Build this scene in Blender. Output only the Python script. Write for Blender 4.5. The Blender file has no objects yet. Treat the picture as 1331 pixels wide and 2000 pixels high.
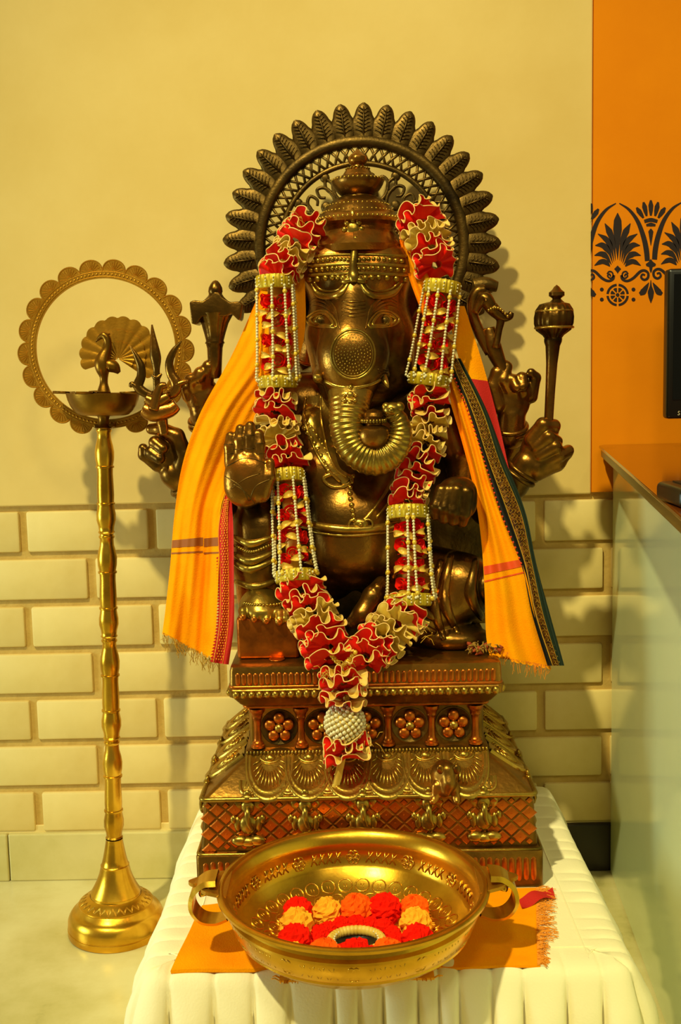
import bpy, bmesh, math, random
import numpy as np
from mathutils import Vector, Matrix
random.seed(7); rng = np.random.default_rng(7)
sc = bpy.context.scene
R = math.radians; PI = math.pi

# ------------------------------------------------------------------ camera
F = 2150.0                                  # focal length in pixels of the 1331 x 2000 frame
CAM = np.array([0.0, 0.0, 1.0])
CM = Matrix.Rotation(R(0.67), 3, 'Z') @ Matrix.Rotation(PI/2 - R(6.8), 3, 'X') @ Matrix.Rotation(-R(1.3), 3, 'Z')
CMN = np.array(CM)
cd = bpy.data.cameras.new('camera'); cam = bpy.data.objects.new('camera', cd); sc.collection.objects.link(cam)
cd.sensor_fit = 'VERTICAL'; cd.sensor_height = 36.0; cd.sensor_width = 36.0*1331/2000; cd.lens = 36.0*F/2000
cd.clip_start = 0.02
cam.matrix_world = Matrix.Translation(Vector(CAM)) @ CM.to_4x4()
sc.camera = cam

# ------------------------------------------------------------------ light
sc.view_settings.view_transform = 'Standard'; sc.view_settings.look = 'None'
sc.view_settings.gamma = 1.0; sc.view_settings.use_curve_mapping = False
sc.view_settings.exposure = 0.0
wd = bpy.data.worlds.new('world'); sc.world = wd; wd.use_nodes = True
bg = wd.node_tree.nodes['Background']; bg.inputs[0].default_value = (1.0, 0.88, 0.5, 1); bg.inputs[1].default_value = 0.15
def lamp(name, loc, target, size, power, col, shape='DISK'):
    l = bpy.data.lights.new(name, 'AREA'); l.shape = shape; l.size = size; l.energy = power; l.color = col
    o = bpy.data.objects.new(name, l); sc.collection.objects.link(o); o.location = loc
    o.rotation_euler = (Vector(target)-Vector(loc)).to_track_quat('-Z', 'Y').to_euler()
    return o
kl = bpy.data.lights.new('ceiling_spotlight', 'SPOT'); kl.energy = 1230; kl.color = (1.0, 0.91, 0.45); kl.shadow_soft_size = 0.09; kl.spot_size = R(33); kl.spot_blend = 1.0
ko = bpy.data.objects.new('ceiling_spotlight', kl); sc.collection.objects.link(ko); ko.location = (-1.6, -1.2, 5.2)
ko.rotation_euler = (Vector((0.34, 1.9, 0.60))-ko.location).to_track_quat('-Z', 'Y').to_euler()
lamp('ceiling_downlight', (1.1, -0.6, 3.1), (0.1, 1.9, 0.5), 0.4, 7, (1.0, 0.92, 0.50))
lamp('front_fill', (0.15, -0.5, 2.9), (0.0, 1.9, 0.5), 0.45, 14, (1.0, 0.92, 0.50))  # added soft fill from above the camera, for highlights on the metals
lamp('doorway_daylight', (-2.35, 1.25, 0.7), (0.5, 1.1, 0.5), 0.6, 21, (0.74, 1.0, 0.86), 'SQUARE')

# ------------------------------------------------------------------ pixel -> place
def ray(px, py): return CMN @ np.array([(px-665.5)/F, -(py-1000.0)/F, -1.0])
def P(px, py, Y):
    d = ray(px, py); return CAM + d*(Y/d[1])
def Q(px, py, Z):
    d = ray(px, py); return CAM + d*((Z-CAM[2])/d[2])
def S(Y): return Y/F                        # metres per pixel at depth Y
YW = 2.15                                   # the back wall

# ------------------------------------------------------------------ materials
def lin(c): return tuple(((v/255+0.055)/1.055)**2.4 if v > 10 else v/255/12.92 for v in c)
def mat(name, col, rough=0.5, metal=0.0, cols=None, scale=8.0, lo=0.35, hi=0.65, bump=0.0, bscale=60.0, sheen=0.0, coat=0.0, detail=6.0, stretch=None, spec=None, rvar=0.0):
    m = bpy.data.materials.new(name); m.use_nodes = True; nt = m.node_tree; n = nt.nodes; L = nt.links
    b = n['Principled BSDF']; b.inputs['Base Color'].default_value = (*lin(col), 1); b.inputs['Roughness'].default_value = rough; b.inputs['Metallic'].default_value = metal
    if sheen: b.inputs['Sheen Weight'].default_value = sheen
    if coat: b.inputs['Coat Weight'].default_value = coat; b.inputs['Coat Roughness'].default_value = 0.1
    if spec is not None: b.inputs['Specular IOR Level'].default_value = spec
    tc = n.new('ShaderNodeTexCoord'); src = tc.outputs['Object']
    if stretch:
        mp = n.new('ShaderNodeMapping'); mp.inputs['Scale'].default_value = stretch; L.new(src, mp.inputs[0]); src = mp.outputs[0]
    if cols:
        nz = n.new('ShaderNodeTexNoise'); nz.inputs['Scale'].default_value = scale; nz.inputs['Detail'].default_value = detail; nz.inputs['Roughness'].default_value = 0.6
        L.new(src, nz.inputs['Vector']); rp = n.new('ShaderNodeValToRGB'); L.new(nz.outputs[0], rp.inputs[0])
        allc = [col]+list(cols); e = rp.color_ramp.elements
        while len(e) < len(allc): e.new(0.5)
        for i, c in enumerate(allc):
            e[i].position = lo+(hi-lo)*i/(len(allc)-1); e[i].color = (*lin(c), 1)
        L.new(rp.outputs[0], b.inputs['Base Color'])
        if rvar:
            mr = n.new('ShaderNodeMapRange'); mr.inputs['From Min'].default_value = lo; mr.inputs['From Max'].default_value = hi
            mr.inputs['To Min'].default_value = rough+rvar; mr.inputs['To Max'].default_value = rough; L.new(nz.outputs[0], mr.inputs[0]); L.new(mr.outputs[0], b.inputs['Roughness'])
    if bump:
        n2 = n.new('ShaderNodeTexNoise'); n2.inputs['Scale'].default_value = bscale; n2.inputs['Detail'].default_value = 4; L.new(src, n2.inputs['Vector'])
        bp = n.new('ShaderNodeBump'); bp.inputs['Strength'].default_value = bump; bp.inputs['Distance'].default_value = 0.004; L.new(n2.outputs[0], bp.inputs['Height']); L.new(bp.outputs[0], b.inputs['Normal'])
    return m
MT = {}
MT['plaster'] = mat('cream_plaster', (234, 204, 128), 0.8, cols=[(226, 194, 114)], scale=3, bump=0.05, bscale=90)
MT['brick'] = mat('painted_brick', (238, 214, 142), 0.55, cols=[(230, 204, 128)], scale=9, bump=0.08, bscale=40)
MT['mortar'] = mat('mortar', (212, 178, 98), 0.85, cols=[(196, 160, 80)], scale=20, bump=0.3, bscale=120)  # same cream paint as the bricks; joint shade put into this browner colour
MT['orange_wall'] = mat('orange_paint', (240, 142, 4), 0.8, cols=[(232, 134, 2)], scale=4, spec=0.15, bump=0.03, bscale=90)
MT['stencil'] = mat('stencil_black', (30, 10, 8), 0.7)
MT['floor'] = mat('marble_floor', (136, 130, 64), 0.25, cols=[(198, 186, 124), (212, 200, 144), (222, 212, 160)], scale=3.2, lo=0.3, hi=0.6, detail=9, spec=0.4)
MT['skirting'] = mat('marble_skirting', (204, 190, 120), 0.3, cols=[(222, 208, 146)], scale=6)
MT['dark_stone'] = mat('dark_stone', (34, 24, 14), 0.35)
MT['bronze'] = mat('bronze', (42, 28, 10), 0.21, 0.92, cols=[(108, 76, 27), (164, 110, 40), (222, 126, 42)], scale=6, lo=0.32, hi=0.72, bump=0.12, bscale=160, rvar=0.14)
MT['bronze_dark'] = mat('bronze_dark', (46, 34, 16), 0.36, 0.9, cols=[(98, 74, 32), (134, 102, 46)], scale=10, lo=0.3, hi=0.7, bump=0.2, bscale=160, rvar=0.12)
MT['bronze_plinth_lit'] = mat('bronze_plinth_lit', (84, 58, 20), 0.26, 0.92, cols=[(150, 106, 38), (206, 134, 50)], scale=8, lo=0.3, hi=0.7, bump=0.15, bscale=120, rvar=0.12)  # lighter copy of the bronze, the lit look of the plinth in its colour
MT['bronze_gilt'] = mat('bronze_gilt', (104, 84, 30), 0.25, 0.92, cols=[(172, 138, 54), (218, 168, 72)], scale=9, lo=0.3, hi=0.7, bump=0.15, bscale=150, rvar=0.1)
MT['copper'] = mat('copper_panel', (100, 54, 16), 0.32, 0.9, cols=[(184, 98, 28), (228, 124, 38)], scale=14, lo=0.3, hi=0.68, bump=0.1, bscale=140)
MT['brass'] = mat('brass', (184, 134, 30), 0.27, 0.95, cols=[(222, 170, 48), (234, 184, 62)], scale=10, lo=0.3, hi=0.7, bump=0.03, bscale=200)
MT['brass_flat'] = mat('brass_flat', (184, 128, 30), 0.42, 0.85, cols=[(202, 146, 44)], scale=14, bump=0.1, bscale=220)
MT['brass_old'] = mat('brass_old', (110, 74, 18), 0.34, 0.9, cols=[(150, 106, 30)], scale=14, bump=0.05, bscale=200)
MT['engrave'] = mat('brass_engraving', (222, 172, 60), 0.25, 0.95)
MT['cloth_orange'] = mat('orange_cotton', (255, 150, 0), 0.9, cols=[(255, 164, 0)], scale=16, spec=0.1, bump=0.25, bscale=420)
MT['cloth_red'] = mat('red_border_cloth', (196, 22, 8), 0.75, bump=0.2, bscale=420)
MT['cloth_stripe'] = mat('brown_stripe_cloth', (150, 80, 14), 0.7)
MT['cloth_stripe_red'] = mat('rust_stripe_cloth', (224, 74, 4), 0.7)
MT['cloth_green'] = mat('dark_green_cloth', (12, 34, 16), 0.75)
MT['cloth_black'] = mat('black_cloth', (16, 14, 8), 0.75)
MT['zari'] = mat('gold_zari', (150, 92, 26), 0.5, 0.4, cols=[(70, 34, 12)], scale=160, lo=0.45, hi=0.55)
MT['thread_gold'] = mat('gold_thread', (206, 160, 50), 0.5, 0.3)
MT['thread_orange'] = mat('orange_thread', (240, 150, 30), 0.8)
MT['thread_red'] = mat('red_thread', (225, 60, 20), 0.8)
MT['ribbon_red'] = mat('red_ribbon', (226, 18, 8), 0.55, cols=[(244, 36, 16)], scale=30, spec=0.25)
MT['ribbon_cream'] = mat('gold_cream_ribbon', (236, 206, 98), 0.5, cols=[(216, 178, 64)], scale=60)
MT['ribbon_edge'] = mat('pale_ribbon_edge', (244, 200, 120), 0.55, spec=0.2)
MT['gold_band'] = mat('gold_braid', (214, 184, 32), 0.38, 0.35, cols=[(172, 138, 16)], scale=40, stretch=(6, 6, 0.6), bump=0.3, bscale=90)
MT['pearl'] = mat('pearl_bead', (226, 214, 170), 0.25, 0.15, coat=0.4)
MT['gold_bead'] = mat('gold_bead', (236, 196, 60), 0.25, 0.3, coat=0.3)
MT['leaf_gold'] = mat('gold_leaf_ribbon', (224, 176, 60), 0.45, 0.15)
MT['table_cloth'] = mat('white_cotton', (250, 240, 200), 0.85, sheen=0.15, bump=0.12, bscale=300)
MT['pom_red'] = mat('red_wool', (240, 26, 4), 0.95, spec=0.1)
MT['pom_orange'] = mat('orange_wool', (250, 100, 14), 0.95, spec=0.1)
MT['pom_yellow'] = mat('yellow_wool', (252, 178, 44), 0.95, spec=0.1)
MT['black'] = mat('black_plastic', (10, 10, 6), 0.35)
MT['counter_top'] = mat('brown_counter_top', (112, 52, 4), 0.12, cols=[(124, 60, 6)], scale=3, coat=0.3)
MT['counter_edge'] = mat('counter_edge', (96, 74, 24), 0.3)
MT['mint'] = mat('mint_glass_panel', (226, 238, 196), 0.1, cols=[(220, 234, 186)], scale=2, spec=0.5, coat=0.15)
MT['straw'] = mat('dry_straw', (150, 112, 34), 0.8)
MT['straw_red'] = mat('dry_petal', (160, 60, 16), 0.8)

# ------------------------------------------------------------------ scene helpers
col = sc.collection
WM = {}
def thing(name, label, cat, loc, group=None):
    o = bpy.data.objects.new(name, None); col.objects.link(o); o.location = Vector([float(v) for v in loc]); o.empty_display_size = 0.05
    WM[o.name] = Matrix.Translation(o.location)
    return tag(o, label, cat, group)
def tag(o, label=None, cat=None, group=None, kind=None):
    if label: o['label'] = label
    if cat: o['category'] = cat
    if group: o['group'] = group
    if kind: o['kind'] = kind
    return o
def place(o, parent, mw=None):
    mw = mw or Matrix.Identity(4)
    if parent is not None:
        o.parent = parent; o.matrix_parent_inverse = WM[parent.name].inverted()
    o.matrix_basis = mw; WM[o.name] = mw.copy()
    return o
def inst(o, parent, mw, name=None):
    c = bpy.data.objects.new(name or o.name.split('.')[0], o.data); col.objects.link(c)
    return place(c, parent, mw)
class MB:
    def __init__(s): s.v = []; s.f = []; s.mi = []; s.n = 0
    def add(s, v, f, m=0):
        v = np.asarray(v, float).reshape(-1, 3); b = s.n
        s.v.append(v); s.n += len(v)
        for q in f: s.f.append(tuple(int(i)+b for i in q)); s.mi.append(m)
    def grid(s, pts, cu=False, cv=False, m=0):
        pts = np.asarray(pts, float); nu, nv = pts.shape[:2]; f = []
        for i in range(nu if cu else nu-1):
            for j in range(nv if cv else nv-1):
                a = i*nv+j; b = ((i+1) % nu)*nv+j; c = ((i+1) % nu)*nv+(j+1) % nv; d = i*nv+(j+1) % nv
                f.append((a, b, c, d))
        s.add(pts.reshape(-1, 3), f, m)
    def tube(s, path, r, n=8, closed=False, caps=True, m=0, flat=None):
        p = np.asarray(path, float); k = len(p); r = np.broadcast_to(np.asarray(r, float), (k,))
        if closed: t = np.roll(p, -1, 0)-np.roll(p, 1, 0)
        else:
            t = np.gradient(p, axis=0)
        t /= np.linalg.norm(t, axis=1)[:, None]+1e-12
        u = np.cross(t[0], [0, 1, 0]) if flat is None else np.cross(t[0], flat)
        if np.linalg.norm(u) < 1e-3: u = np.cross(t[0], [1, 0, 0.3])
        u /= np.linalg.norm(u); rings = []
        a = np.linspace(0, 2*PI, n, endpoint=False)
        for i in range(k):
            u = u-t[i]*np.dot(u, t[i]); u /= np.linalg.norm(u)+1e-12; w = np.cross(t[i], u)
            rings.append(p[i]+r[i]*(np.cos(a)[:, None]*u+np.sin(a)[:, None]*w))
        rings = np.array(rings); s.grid(rings, cu=closed, cv=True, m=m)
        if caps and not closed:
            b = s.n-k*n
            s.f.append(tuple(b+i for i in range(n))); s.mi.append(m); s.f.append(tuple(b+(k-1)*n+i for i in range(n))); s.mi.append(m)
    def lathe(s, prof, n=32, o=(0, 0, 0), M3=None, m=0, rfun=None):
        a = np.linspace(0, 2*PI, n, endpoint=False); pr = np.asarray(prof, float); out = []
        for j, (r, z) in enumerate(pr):
            rr = r*np.ones(n) if rfun is None else rfun(j, r, a)
            q = np.stack([rr*np.cos(a), rr*np.sin(a), np.full(n, z)], 1)
            out.append(q)
        out = np.array(out)
        if M3 is not None: out = out @ np.asarray(M3).T
        s.grid(out+np.asarray(o), cv=True, m=m)
    def ell(s, c, r, n=12, k=8, M3=None, m=0):
        ph = np.linspace(-PI/2, PI/2, k+1); r = np.broadcast_to(np.asarray(r, float), (3,))
        a = np.linspace(0, 2*PI, n, endpoint=False)
        pts = np.array([[[math.cos(b)*math.cos(x)*r[0], math.cos(b)*math.sin(x)*r[1], math.sin(b)*r[2]] for x in a] for b in ph])
        if M3 is not None: pts = pts @ np.asarray(M3).T
        s.grid(pts+np.asarray(c), cv=True, m=m)
    def prism(s, poly, dvec, m=0, mside=None):
        p = np.asarray(poly, float); k = len(p); q = p+np.asarray(dvec, float)
        s.add(np.vstack([p, q]), [tuple(range(k)), tuple(range(2*k-1, k-1, -1))], m)
        b = s.n-2*k
        for i in range(k):
            j = (i+1) % k; s.f.append((b+i, b+j, b+k+j, b+k+i)); s.mi.append(m if mside is None else mside)
    def box(s, lo, hi, m=0):
        (x0, y0, z0), (x1, y1, z1) = lo, hi
        s.add([(x0, y0, z0), (x1, y0, z0), (x1, y1, z0), (x0, y1, z0), (x0, y0, z1), (x1, y0, z1), (x1, y1, z1), (x0, y1, z1)],
              [(0, 3, 2, 1), (4, 5, 6, 7), (0, 1, 5, 4), (1, 2, 6, 5), (2, 3, 7, 6), (3, 0, 4, 7)], m)
    def build(s, name, mats, parent=None, smooth=True, mw=None, bevel=0.0, seg=2, recalc=True, merge=False):
        me = bpy.data.meshes.new(name); v = np.vstack(s.v)
        me.from_pydata(v.tolist(), [], s.f)
        if not isinstance(mats, (list, tuple)): mats = [mats]
        for x in mats: me.materials.append(MT[x] if isinstance(x, str) else x)
        if len(mats) > 1: me.polygons.foreach_set('material_index', s.mi)
        if bevel or recalc or merge:
            bm = bmesh.new(); bm.from_mesh(me)
            if merge: bmesh.ops.remove_doubles(bm, verts=bm.verts, dist=1e-6)
            if recalc: bmesh.ops.recalc_face_normals(bm, faces=bm.faces)
            if bevel: bmesh.ops.bevel(bm, geom=list(bm.edges)+list(bm.verts), offset=bevel, segments=seg, profile=0.5, affect='EDGES', clamp_overlap=True)
            bm.to_mesh(me); bm.free()
        if smooth:
            me.polygons.foreach_set('use_smooth', [True]*len(me.polygons))
            if smooth == 'auto': me.set_sharp_from_angle(angle=R(38))
        o = bpy.data.objects.new(name, me); col.objects.link(o)
        return place(o, parent, mw)
def struct(o): o['kind'] = 'structure'; return o
def cat_path(pts, n=40, closed=False):       # Catmull-Rom through points (any number of columns)
    p = np.asarray(pts, float); k = len(p)
    if closed: q = np.vstack([p[-1], p, p[0], p[1]])
    else: q = np.vstack([2*p[0]-p[1], p, 2*p[-1]-p[-2]])
    segs = k if closed else k-1; out = []
    for x in np.linspace(0, segs, n, endpoint=not closed):
        i = min(int(x), segs-1); t = x-i; a, b, c, d = q[i], q[i+1], q[i+2], q[i+3]
        out.append(0.5*((2*b)+(c-a)*t+(2*a-5*b+4*c-d)*t*t+(3*b-a-3*c+d)*t**3))
    return np.array(out)
def lerp(a, b, t): return a+(b-a)*t
def interp(tab, x):                           # piecewise linear table [(x, v...)]
    t = np.asarray(tab, float); return np.array([np.interp(x, t[:, 0], t[:, i]) for i in range(1, t.shape[1])])

# ------------------------------------------------------------------ implicit surfaces (smooth union of round shapes -> one mesh)
class SDF:
    def __init__(s, lo, hi, h):
        s.lo = np.asarray(lo, float); s.h = h
        s.N = np.ceil((np.asarray(hi)-s.lo)/h).astype(int)+1
        s.f = np.full(s.N, 0.2, np.float32)
        s.ax = [(s.lo[i]+h*np.arange(s.N[i])).astype(np.float32) for i in range(3)]
    def sub(s, lo, hi, pad):
        sl = []; ax = []
        for i in range(3):
            a = max(0, int((lo[i]-pad-s.lo[i])/s.h)); b = min(s.N[i], int((hi[i]+pad-s.lo[i])/s.h)+2)
            if b <= a: return None, None
            sl.append(slice(a, b)); ax.append(s.ax[i][a:b])
        return tuple(sl), (ax[0][:, None, None], ax[1][None, :, None], ax[2][None, None, :])
    def put(s, sl, d, k, cut=False):
        a = s.f[sl]
        if cut:
            d = -d; h = np.clip(0.5-0.5*(d-a)/k, 0, 1); s.f[sl] = a+(d-a)*(h)+k*h*(1-h) if False else np.maximum(a, d)
        else:
            h = np.clip(0.5+0.5*(d-a)/k, 0, 1); s.f[sl] = d+(a-d)*h-k*h*(1-h)
    def cap(s, a, b, ra, rb, k=0.008, cut=False):
        a = np.asarray(a, float); b = np.asarray(b, float); r = max(ra, rb)
        sl, (X, Y, Z) = s.sub(np.minimum(a, b)-r, np.maximum(a, b)+r, k*1.5+3*s.h)
        if sl is None: return
        ab = b-a; L = float(ab@ab)+1e-12
        t = np.clip(((X-a[0])*ab[0]+(Y-a[1])*ab[1]+(Z-a[2])*ab[2])/L, 0, 1)
        d = np.sqrt((X-a[0]-t*ab[0])**2+(Y-a[1]-t*ab[1])**2+(Z-a[2]-t*ab[2])**2)-(ra+(rb-ra)*t)
        s.put(sl, d.astype(np.float32), k, cut)
    def ell(s, c, r, k=0.01, M3=None, cut=False):
        c = np.asarray(c, float); r = np.broadcast_to(np.asarray(r, float), (3,)); m = r.max() if M3 is not None else r
        sl, (X, Y, Z) = s.sub(c-m, c+m, k*1.5+3*s.h)
        if sl is None: return
        x, y, z = X-c[0], Y-c[1], Z-c[2]
        if M3 is not None:
            A = np.asarray(M3).T; x, y, z = A[0, 0]*x+A[0, 1]*y+A[0, 2]*z, A[1, 0]*x+A[1, 1]*y+A[1, 2]*z, A[2, 0]*x+A[2, 1]*y+A[2, 2]*z
        k0 = np.sqrt((x/r[0])**2+(y/r[1])**2+(z/r[2])**2); k1 = np.sqrt((x/r[0]**2)**2+(y/r[1]**2)**2+(z/r[2]**2)**2)+1e-9
        s.put(sl, (k0*(k0-1)/k1).astype(np.float32), k, cut)
    def rbox(s, c, hb, rad, k=0.006):
        c = np.asarray(c, float); hb = np.asarray(hb, float)
        sl, (X, Y, Z) = s.sub(c-hb, c+hb, k*1.5+3*s.h)
        qx, qy, qz = np.abs(X-c[0])-hb[0]+rad, np.abs(Y-c[1])-hb[1]+rad, np.abs(Z-c[2])-hb[2]+rad
        d = np.sqrt(np.maximum(qx, 0)**2+np.maximum(qy, 0)**2+np.maximum(qz, 0)**2)+np.minimum(np.maximum(qx, np.maximum(qy, qz)), 0)-rad
        s.put(sl, d.astype(np.float32), k)
    def chain(s, pts, k=0.006):               # pts: (pixel x, pixel y, depth Y, radius in pixels)
        w = [(P(a, b, y), r*S(y)) for a, b, y, r in pts]
        for (a, ra), (b, rb) in zip(w[:-1], w[1:]): s.cap(a, b, ra, rb, k)
    def pell(s, px, py, Y, rx, rz, ry, k=0.01, M3=None, cut=False):
        g = S(Y); s.ell(P(px, py, Y), (rx*g, ry*g, rz*g), k, M3, cut)
    def mesh(s):
        f = s.f; N = s.N; nb = f < 0
        c = np.zeros(tuple(N-1), np.uint8); off = [(i, j, k) for i in (0, 1) for j in (0, 1) for k in (0, 1)]
        for o in off: c += nb[o[0]:N[0]-1+o[0], o[1]:N[1]-1+o[1], o[2]:N[2]-1+o[2]]
        act = (c > 0) & (c < 8); ids = np.argwhere(act); lut = np.full(tuple(N-1), -1, np.int64); lut[act] = np.arange(len(ids))
        vals = np.stack([f[ids[:, 0]+o[0], ids[:, 1]+o[1], ids[:, 2]+o[2]] for o in off], 1); offs = np.array(off, float)
        acc = np.zeros((len(ids), 3)); cnt = np.zeros(len(ids))
        for i in range(8):
            for j in range(i+1, 8):
                if abs(offs[i]-offs[j]).sum() != 1: continue
                a, b = vals[:, i], vals[:, j]; x = (a < 0) != (b < 0); t = np.where(x, a/(a-b+1e-20), 0)
                acc += x[:, None]*(offs[i]+(offs[j]-offs[i])*t[:, None]); cnt += x
        v = (ids+acc/cnt[:, None])*s.h+s.lo; F_ = []
        for ax in range(3):
            o1, o2 = [(1, 2), (2, 0), (0, 1)][ax]
            sa = [slice(None)]*3; sb = [slice(None)]*3; sa[ax] = slice(0, -1); sb[ax] = slice(1, None)
            for q in (o1, o2): sa[q] = slice(1, -1); sb[q] = slice(1, -1)
            A = nb[tuple(sa)]; B = nb[tuple(sb)]; e = np.argwhere(A != B)
            if not len(e): continue
            fl = A[e[:, 0], e[:, 1], e[:, 2]]; e[:, o1] += 1; e[:, o2] += 1
            def g(d1, d2):
                x = e.copy(); x[:, o1] += d1; x[:, o2] += d2; return lut[x[:, 0], x[:, 1], x[:, 2]]
            q = np.stack([g(-1, -1), g(0, -1), g(0, 0), g(-1, 0)], 1); q[~fl] = q[~fl][:, ::-1]; F_.append(q)
        q = np.vstack(F_); return v, q[(q >= 0).all(1)]
    def build(s, name, m, parent, it=2):
        v, q = s.mesh()
        for _ in range(it):                   # light smoothing
            a = np.zeros_like(v); n = np.zeros(len(v))
            for i in range(4):
                np.add.at(a, q[:, i], v[q[:, (i+1) % 4]]); np.add.at(n, q[:, i], 1)
                np.add.at(a, q[:, (i+1) % 4], v[q[:, i]]); np.add.at(n, q[:, (i+1) % 4], 1)
            v = 0.5*v+0.5*a/n[:, None]
        me = bpy.data.meshes.new(name); me.vertices.add(len(v)); me.vertices.foreach_set('co', v.astype(np.float32).ravel())
        me.loops.add(q.size); me.loops.foreach_set('vertex_index', q.astype(np.int32).ravel())
        me.polygons.add(len(q)); me.polygons.foreach_set('loop_start', np.arange(0, q.size, 4, dtype=np.int32))
        me.polygons.foreach_set('use_smooth', np.ones(len(q), bool))
        me.update(calc_edges=True); me.materials.append(MT[m])
        o = bpy.data.objects.new(name, me); col.objects.link(o); return place(o, parent)
    def hit(s, px, py, Y0, Y1, lift=0.0):     # where the sight line meets the surface
        ys = np.arange(Y0, Y1, 0.0006); d = ray(px, py); pts = CAM+d*(ys/d[1])[:, None]
        g = (pts-s.lo)/s.h; i = np.clip(np.floor(g).astype(int), 0, s.N-2); t = np.clip(g-i, 0, 1); val = 0
        for o in [(a, b, c) for a in (0, 1) for b in (0, 1) for c in (0, 1)]:
            w = np.prod(np.where(np.array(o), t, 1-t), 1); val = val+w*s.f[i[:, 0]+o[0], i[:, 1]+o[1], i[:, 2]+o[2]]
        inside = np.all((g >= 0) & (g <= s.N-1), 1)
        k = np.argwhere((val < 0) & inside)
        return P(px, py, (ys[k[0, 0]] if len(k) else Y1)-lift)
# ================================================================== the setting
ZB = P(500, 978, YW)[2]                      # top of the brickwork
ZS = P(20, 1625, YW)[2]                      # top of the skirting
mb = MB(); mb.box((-2.6, -2.2, -0.05), (2.6, 2.4, 0.0)); struct(mb.build('floor', 'floor', smooth=False))
mb = MB(); mb.box((-2.6, YW, 0.0), (2.6, YW+0.12, 3.4)); wall = struct(mb.build('wall_back', 'mortar', smooth=False))
mb = MB(); mb.box((-2.62, -2.2, 0.0), (-2.5, YW, 3.4)); struct(mb.build('wall_left', 'plaster', smooth=False))
XO = P(1155, 500, YW)[0]
mb = MB(); mb.box((-2.6, YW-0.010, ZB), (XO, YW+0.001, 3.4)); mb.build('plaster_face', 'plaster', wall, smooth=False, bevel=0.003)
mb = MB(); mb.box((XO+0.001, YW-0.012, ZB+0.004), (2.6, YW+0.02, 3.4)); wr = struct(mb.build('wall_right', 'orange_wall', smooth=False))
# bricks
x0 = P(47, 1040, YW)[0]; BL = 0.2545; rowh = (ZB-ZS)/7.0; joint = 0.015; src = None
for r in range(7):
    z1 = ZB-r*rowh-joint*0.75; z0 = ZB-(r+1)*rowh+joint*0.25
    off = x0+(0 if r % 2 == 0 else BL*0.515)
    for k in range(-3, 9):
        a = off+k*BL+joint/2; b = a+BL-joint
        if b < -1.25 or a > 1.3: continue
        if src is None:
            mb = MB(); mb.box((-(BL-joint)/2, -0.0045, -(z1-z0)/2), ((BL-joint)/2, 0.008, (z1-z0)/2))
            src = mb.build('brick', 'brick', wall, smooth='auto', bevel=0.0048, mw=Matrix.Translation(((a+b)/2, YW-0.0035, (z0+z1)/2)))
        else:
            w = 1+random.uniform(-0.012, 0.012)
            inst(src, wall, Matrix.Translation(((a+b)/2, YW-0.0035+random.uniform(-0.0008, 0.0008), (z0+z1)/2)) @ Matrix.Diagonal((w, 1, 1, 1)))
mb = MB(); mb.box((-2.6, YW-0.0035, ZS-0.02), (1.3, YW+0.001, ZS+joint)); mb.build('mortar_bed', 'brick', wall, smooth=False, bevel=0.002)
# skirting
XJ = P(21, 1670, YW)[0]; XD = P(1060, 1640, YW)[0]
bb = None
mb = MB(); mb.box((XJ+0.001, YW-0.014, 0.0), (XD, YW, ZS)); base = struct(mb.build('baseboard_back', 'skirting', smooth=False, bevel=0.003))
mb = MB(); mb.box((XJ-0.62, YW-0.0145, 0.0), (XJ-0.001, YW, ZS)); mb.build('skirting_slab', 'skirting', base, smooth=False, bevel=0.003)
mb = MB(); mb.box((XJ-1.5, YW-0.014, 0.0), (XJ-0.622, YW, ZS)); mb.build('skirting_slab', 'skirting', base, smooth=False, bevel=0.003)
mb = MB(); mb.box((XD+0.001, YW-0.014, 0.0), (1.3, YW, ZS)); struct(mb.build('baseboard_right', 'dark_stone', smooth=False, bevel=0.003))

# ------------------------------------------------------------------ stencilled frieze (flat paint, traced in its own wall plane)
def crop(xc, yc):
    q = P(1130+xc*0.151, 360+yc*0.151, YW-0.012); return q
def clipx(poly, xmin):
    out = []
    for i in range(len(poly)):
        a, b = poly[i-1], poly[i]
        ia, ib = a[0] >= xmin, b[0] >= xmin
        if ia != ib:
            t = (xmin-a[0])/(b[0]-a[0]); out.append((xmin, a[1]+(b[1]-a[1])*t))
        if ib: out.append(tuple(b))
    return out
shapes = []
def ribbon(pts, w, n=28):
    p = cat_path(pts, n); t = np.gradient(p, axis=0); t /= np.linalg.norm(t, axis=1)[:, None]+1e-9
    nr = np.stack([-t[:, 1], t[:, 0]], 1); ww = np.interp(np.linspace(0, 1, n), np.linspace(0, 1, len(w)), w)[:, None]
    for i in range(n-1): shapes.append([p[i]+nr[i]*ww[i], p[i+1]+nr[i+1]*ww[i+1], p[i+1]-nr[i+1]*ww[i+1], p[i]-nr[i]*ww[i]])
def disc(cx, cy, r0, r1, a0=0, a1=2*PI, n=18):
    a = np.linspace(a0, a1, n)
    if r0 == 0: shapes.append([(cx+r1*math.cos(t), cy+r1*math.sin(t)) for t in a[:-1]])
    else:
        for i in range(n-1): shapes.append([(cx+r*math.cos(t), cy+r*math.sin(t)) for r, t in ((r0, a[i]), (r1, a[i]), (r1, a[i+1]), (r0, a[i+1]))])
PER = 862
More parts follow.
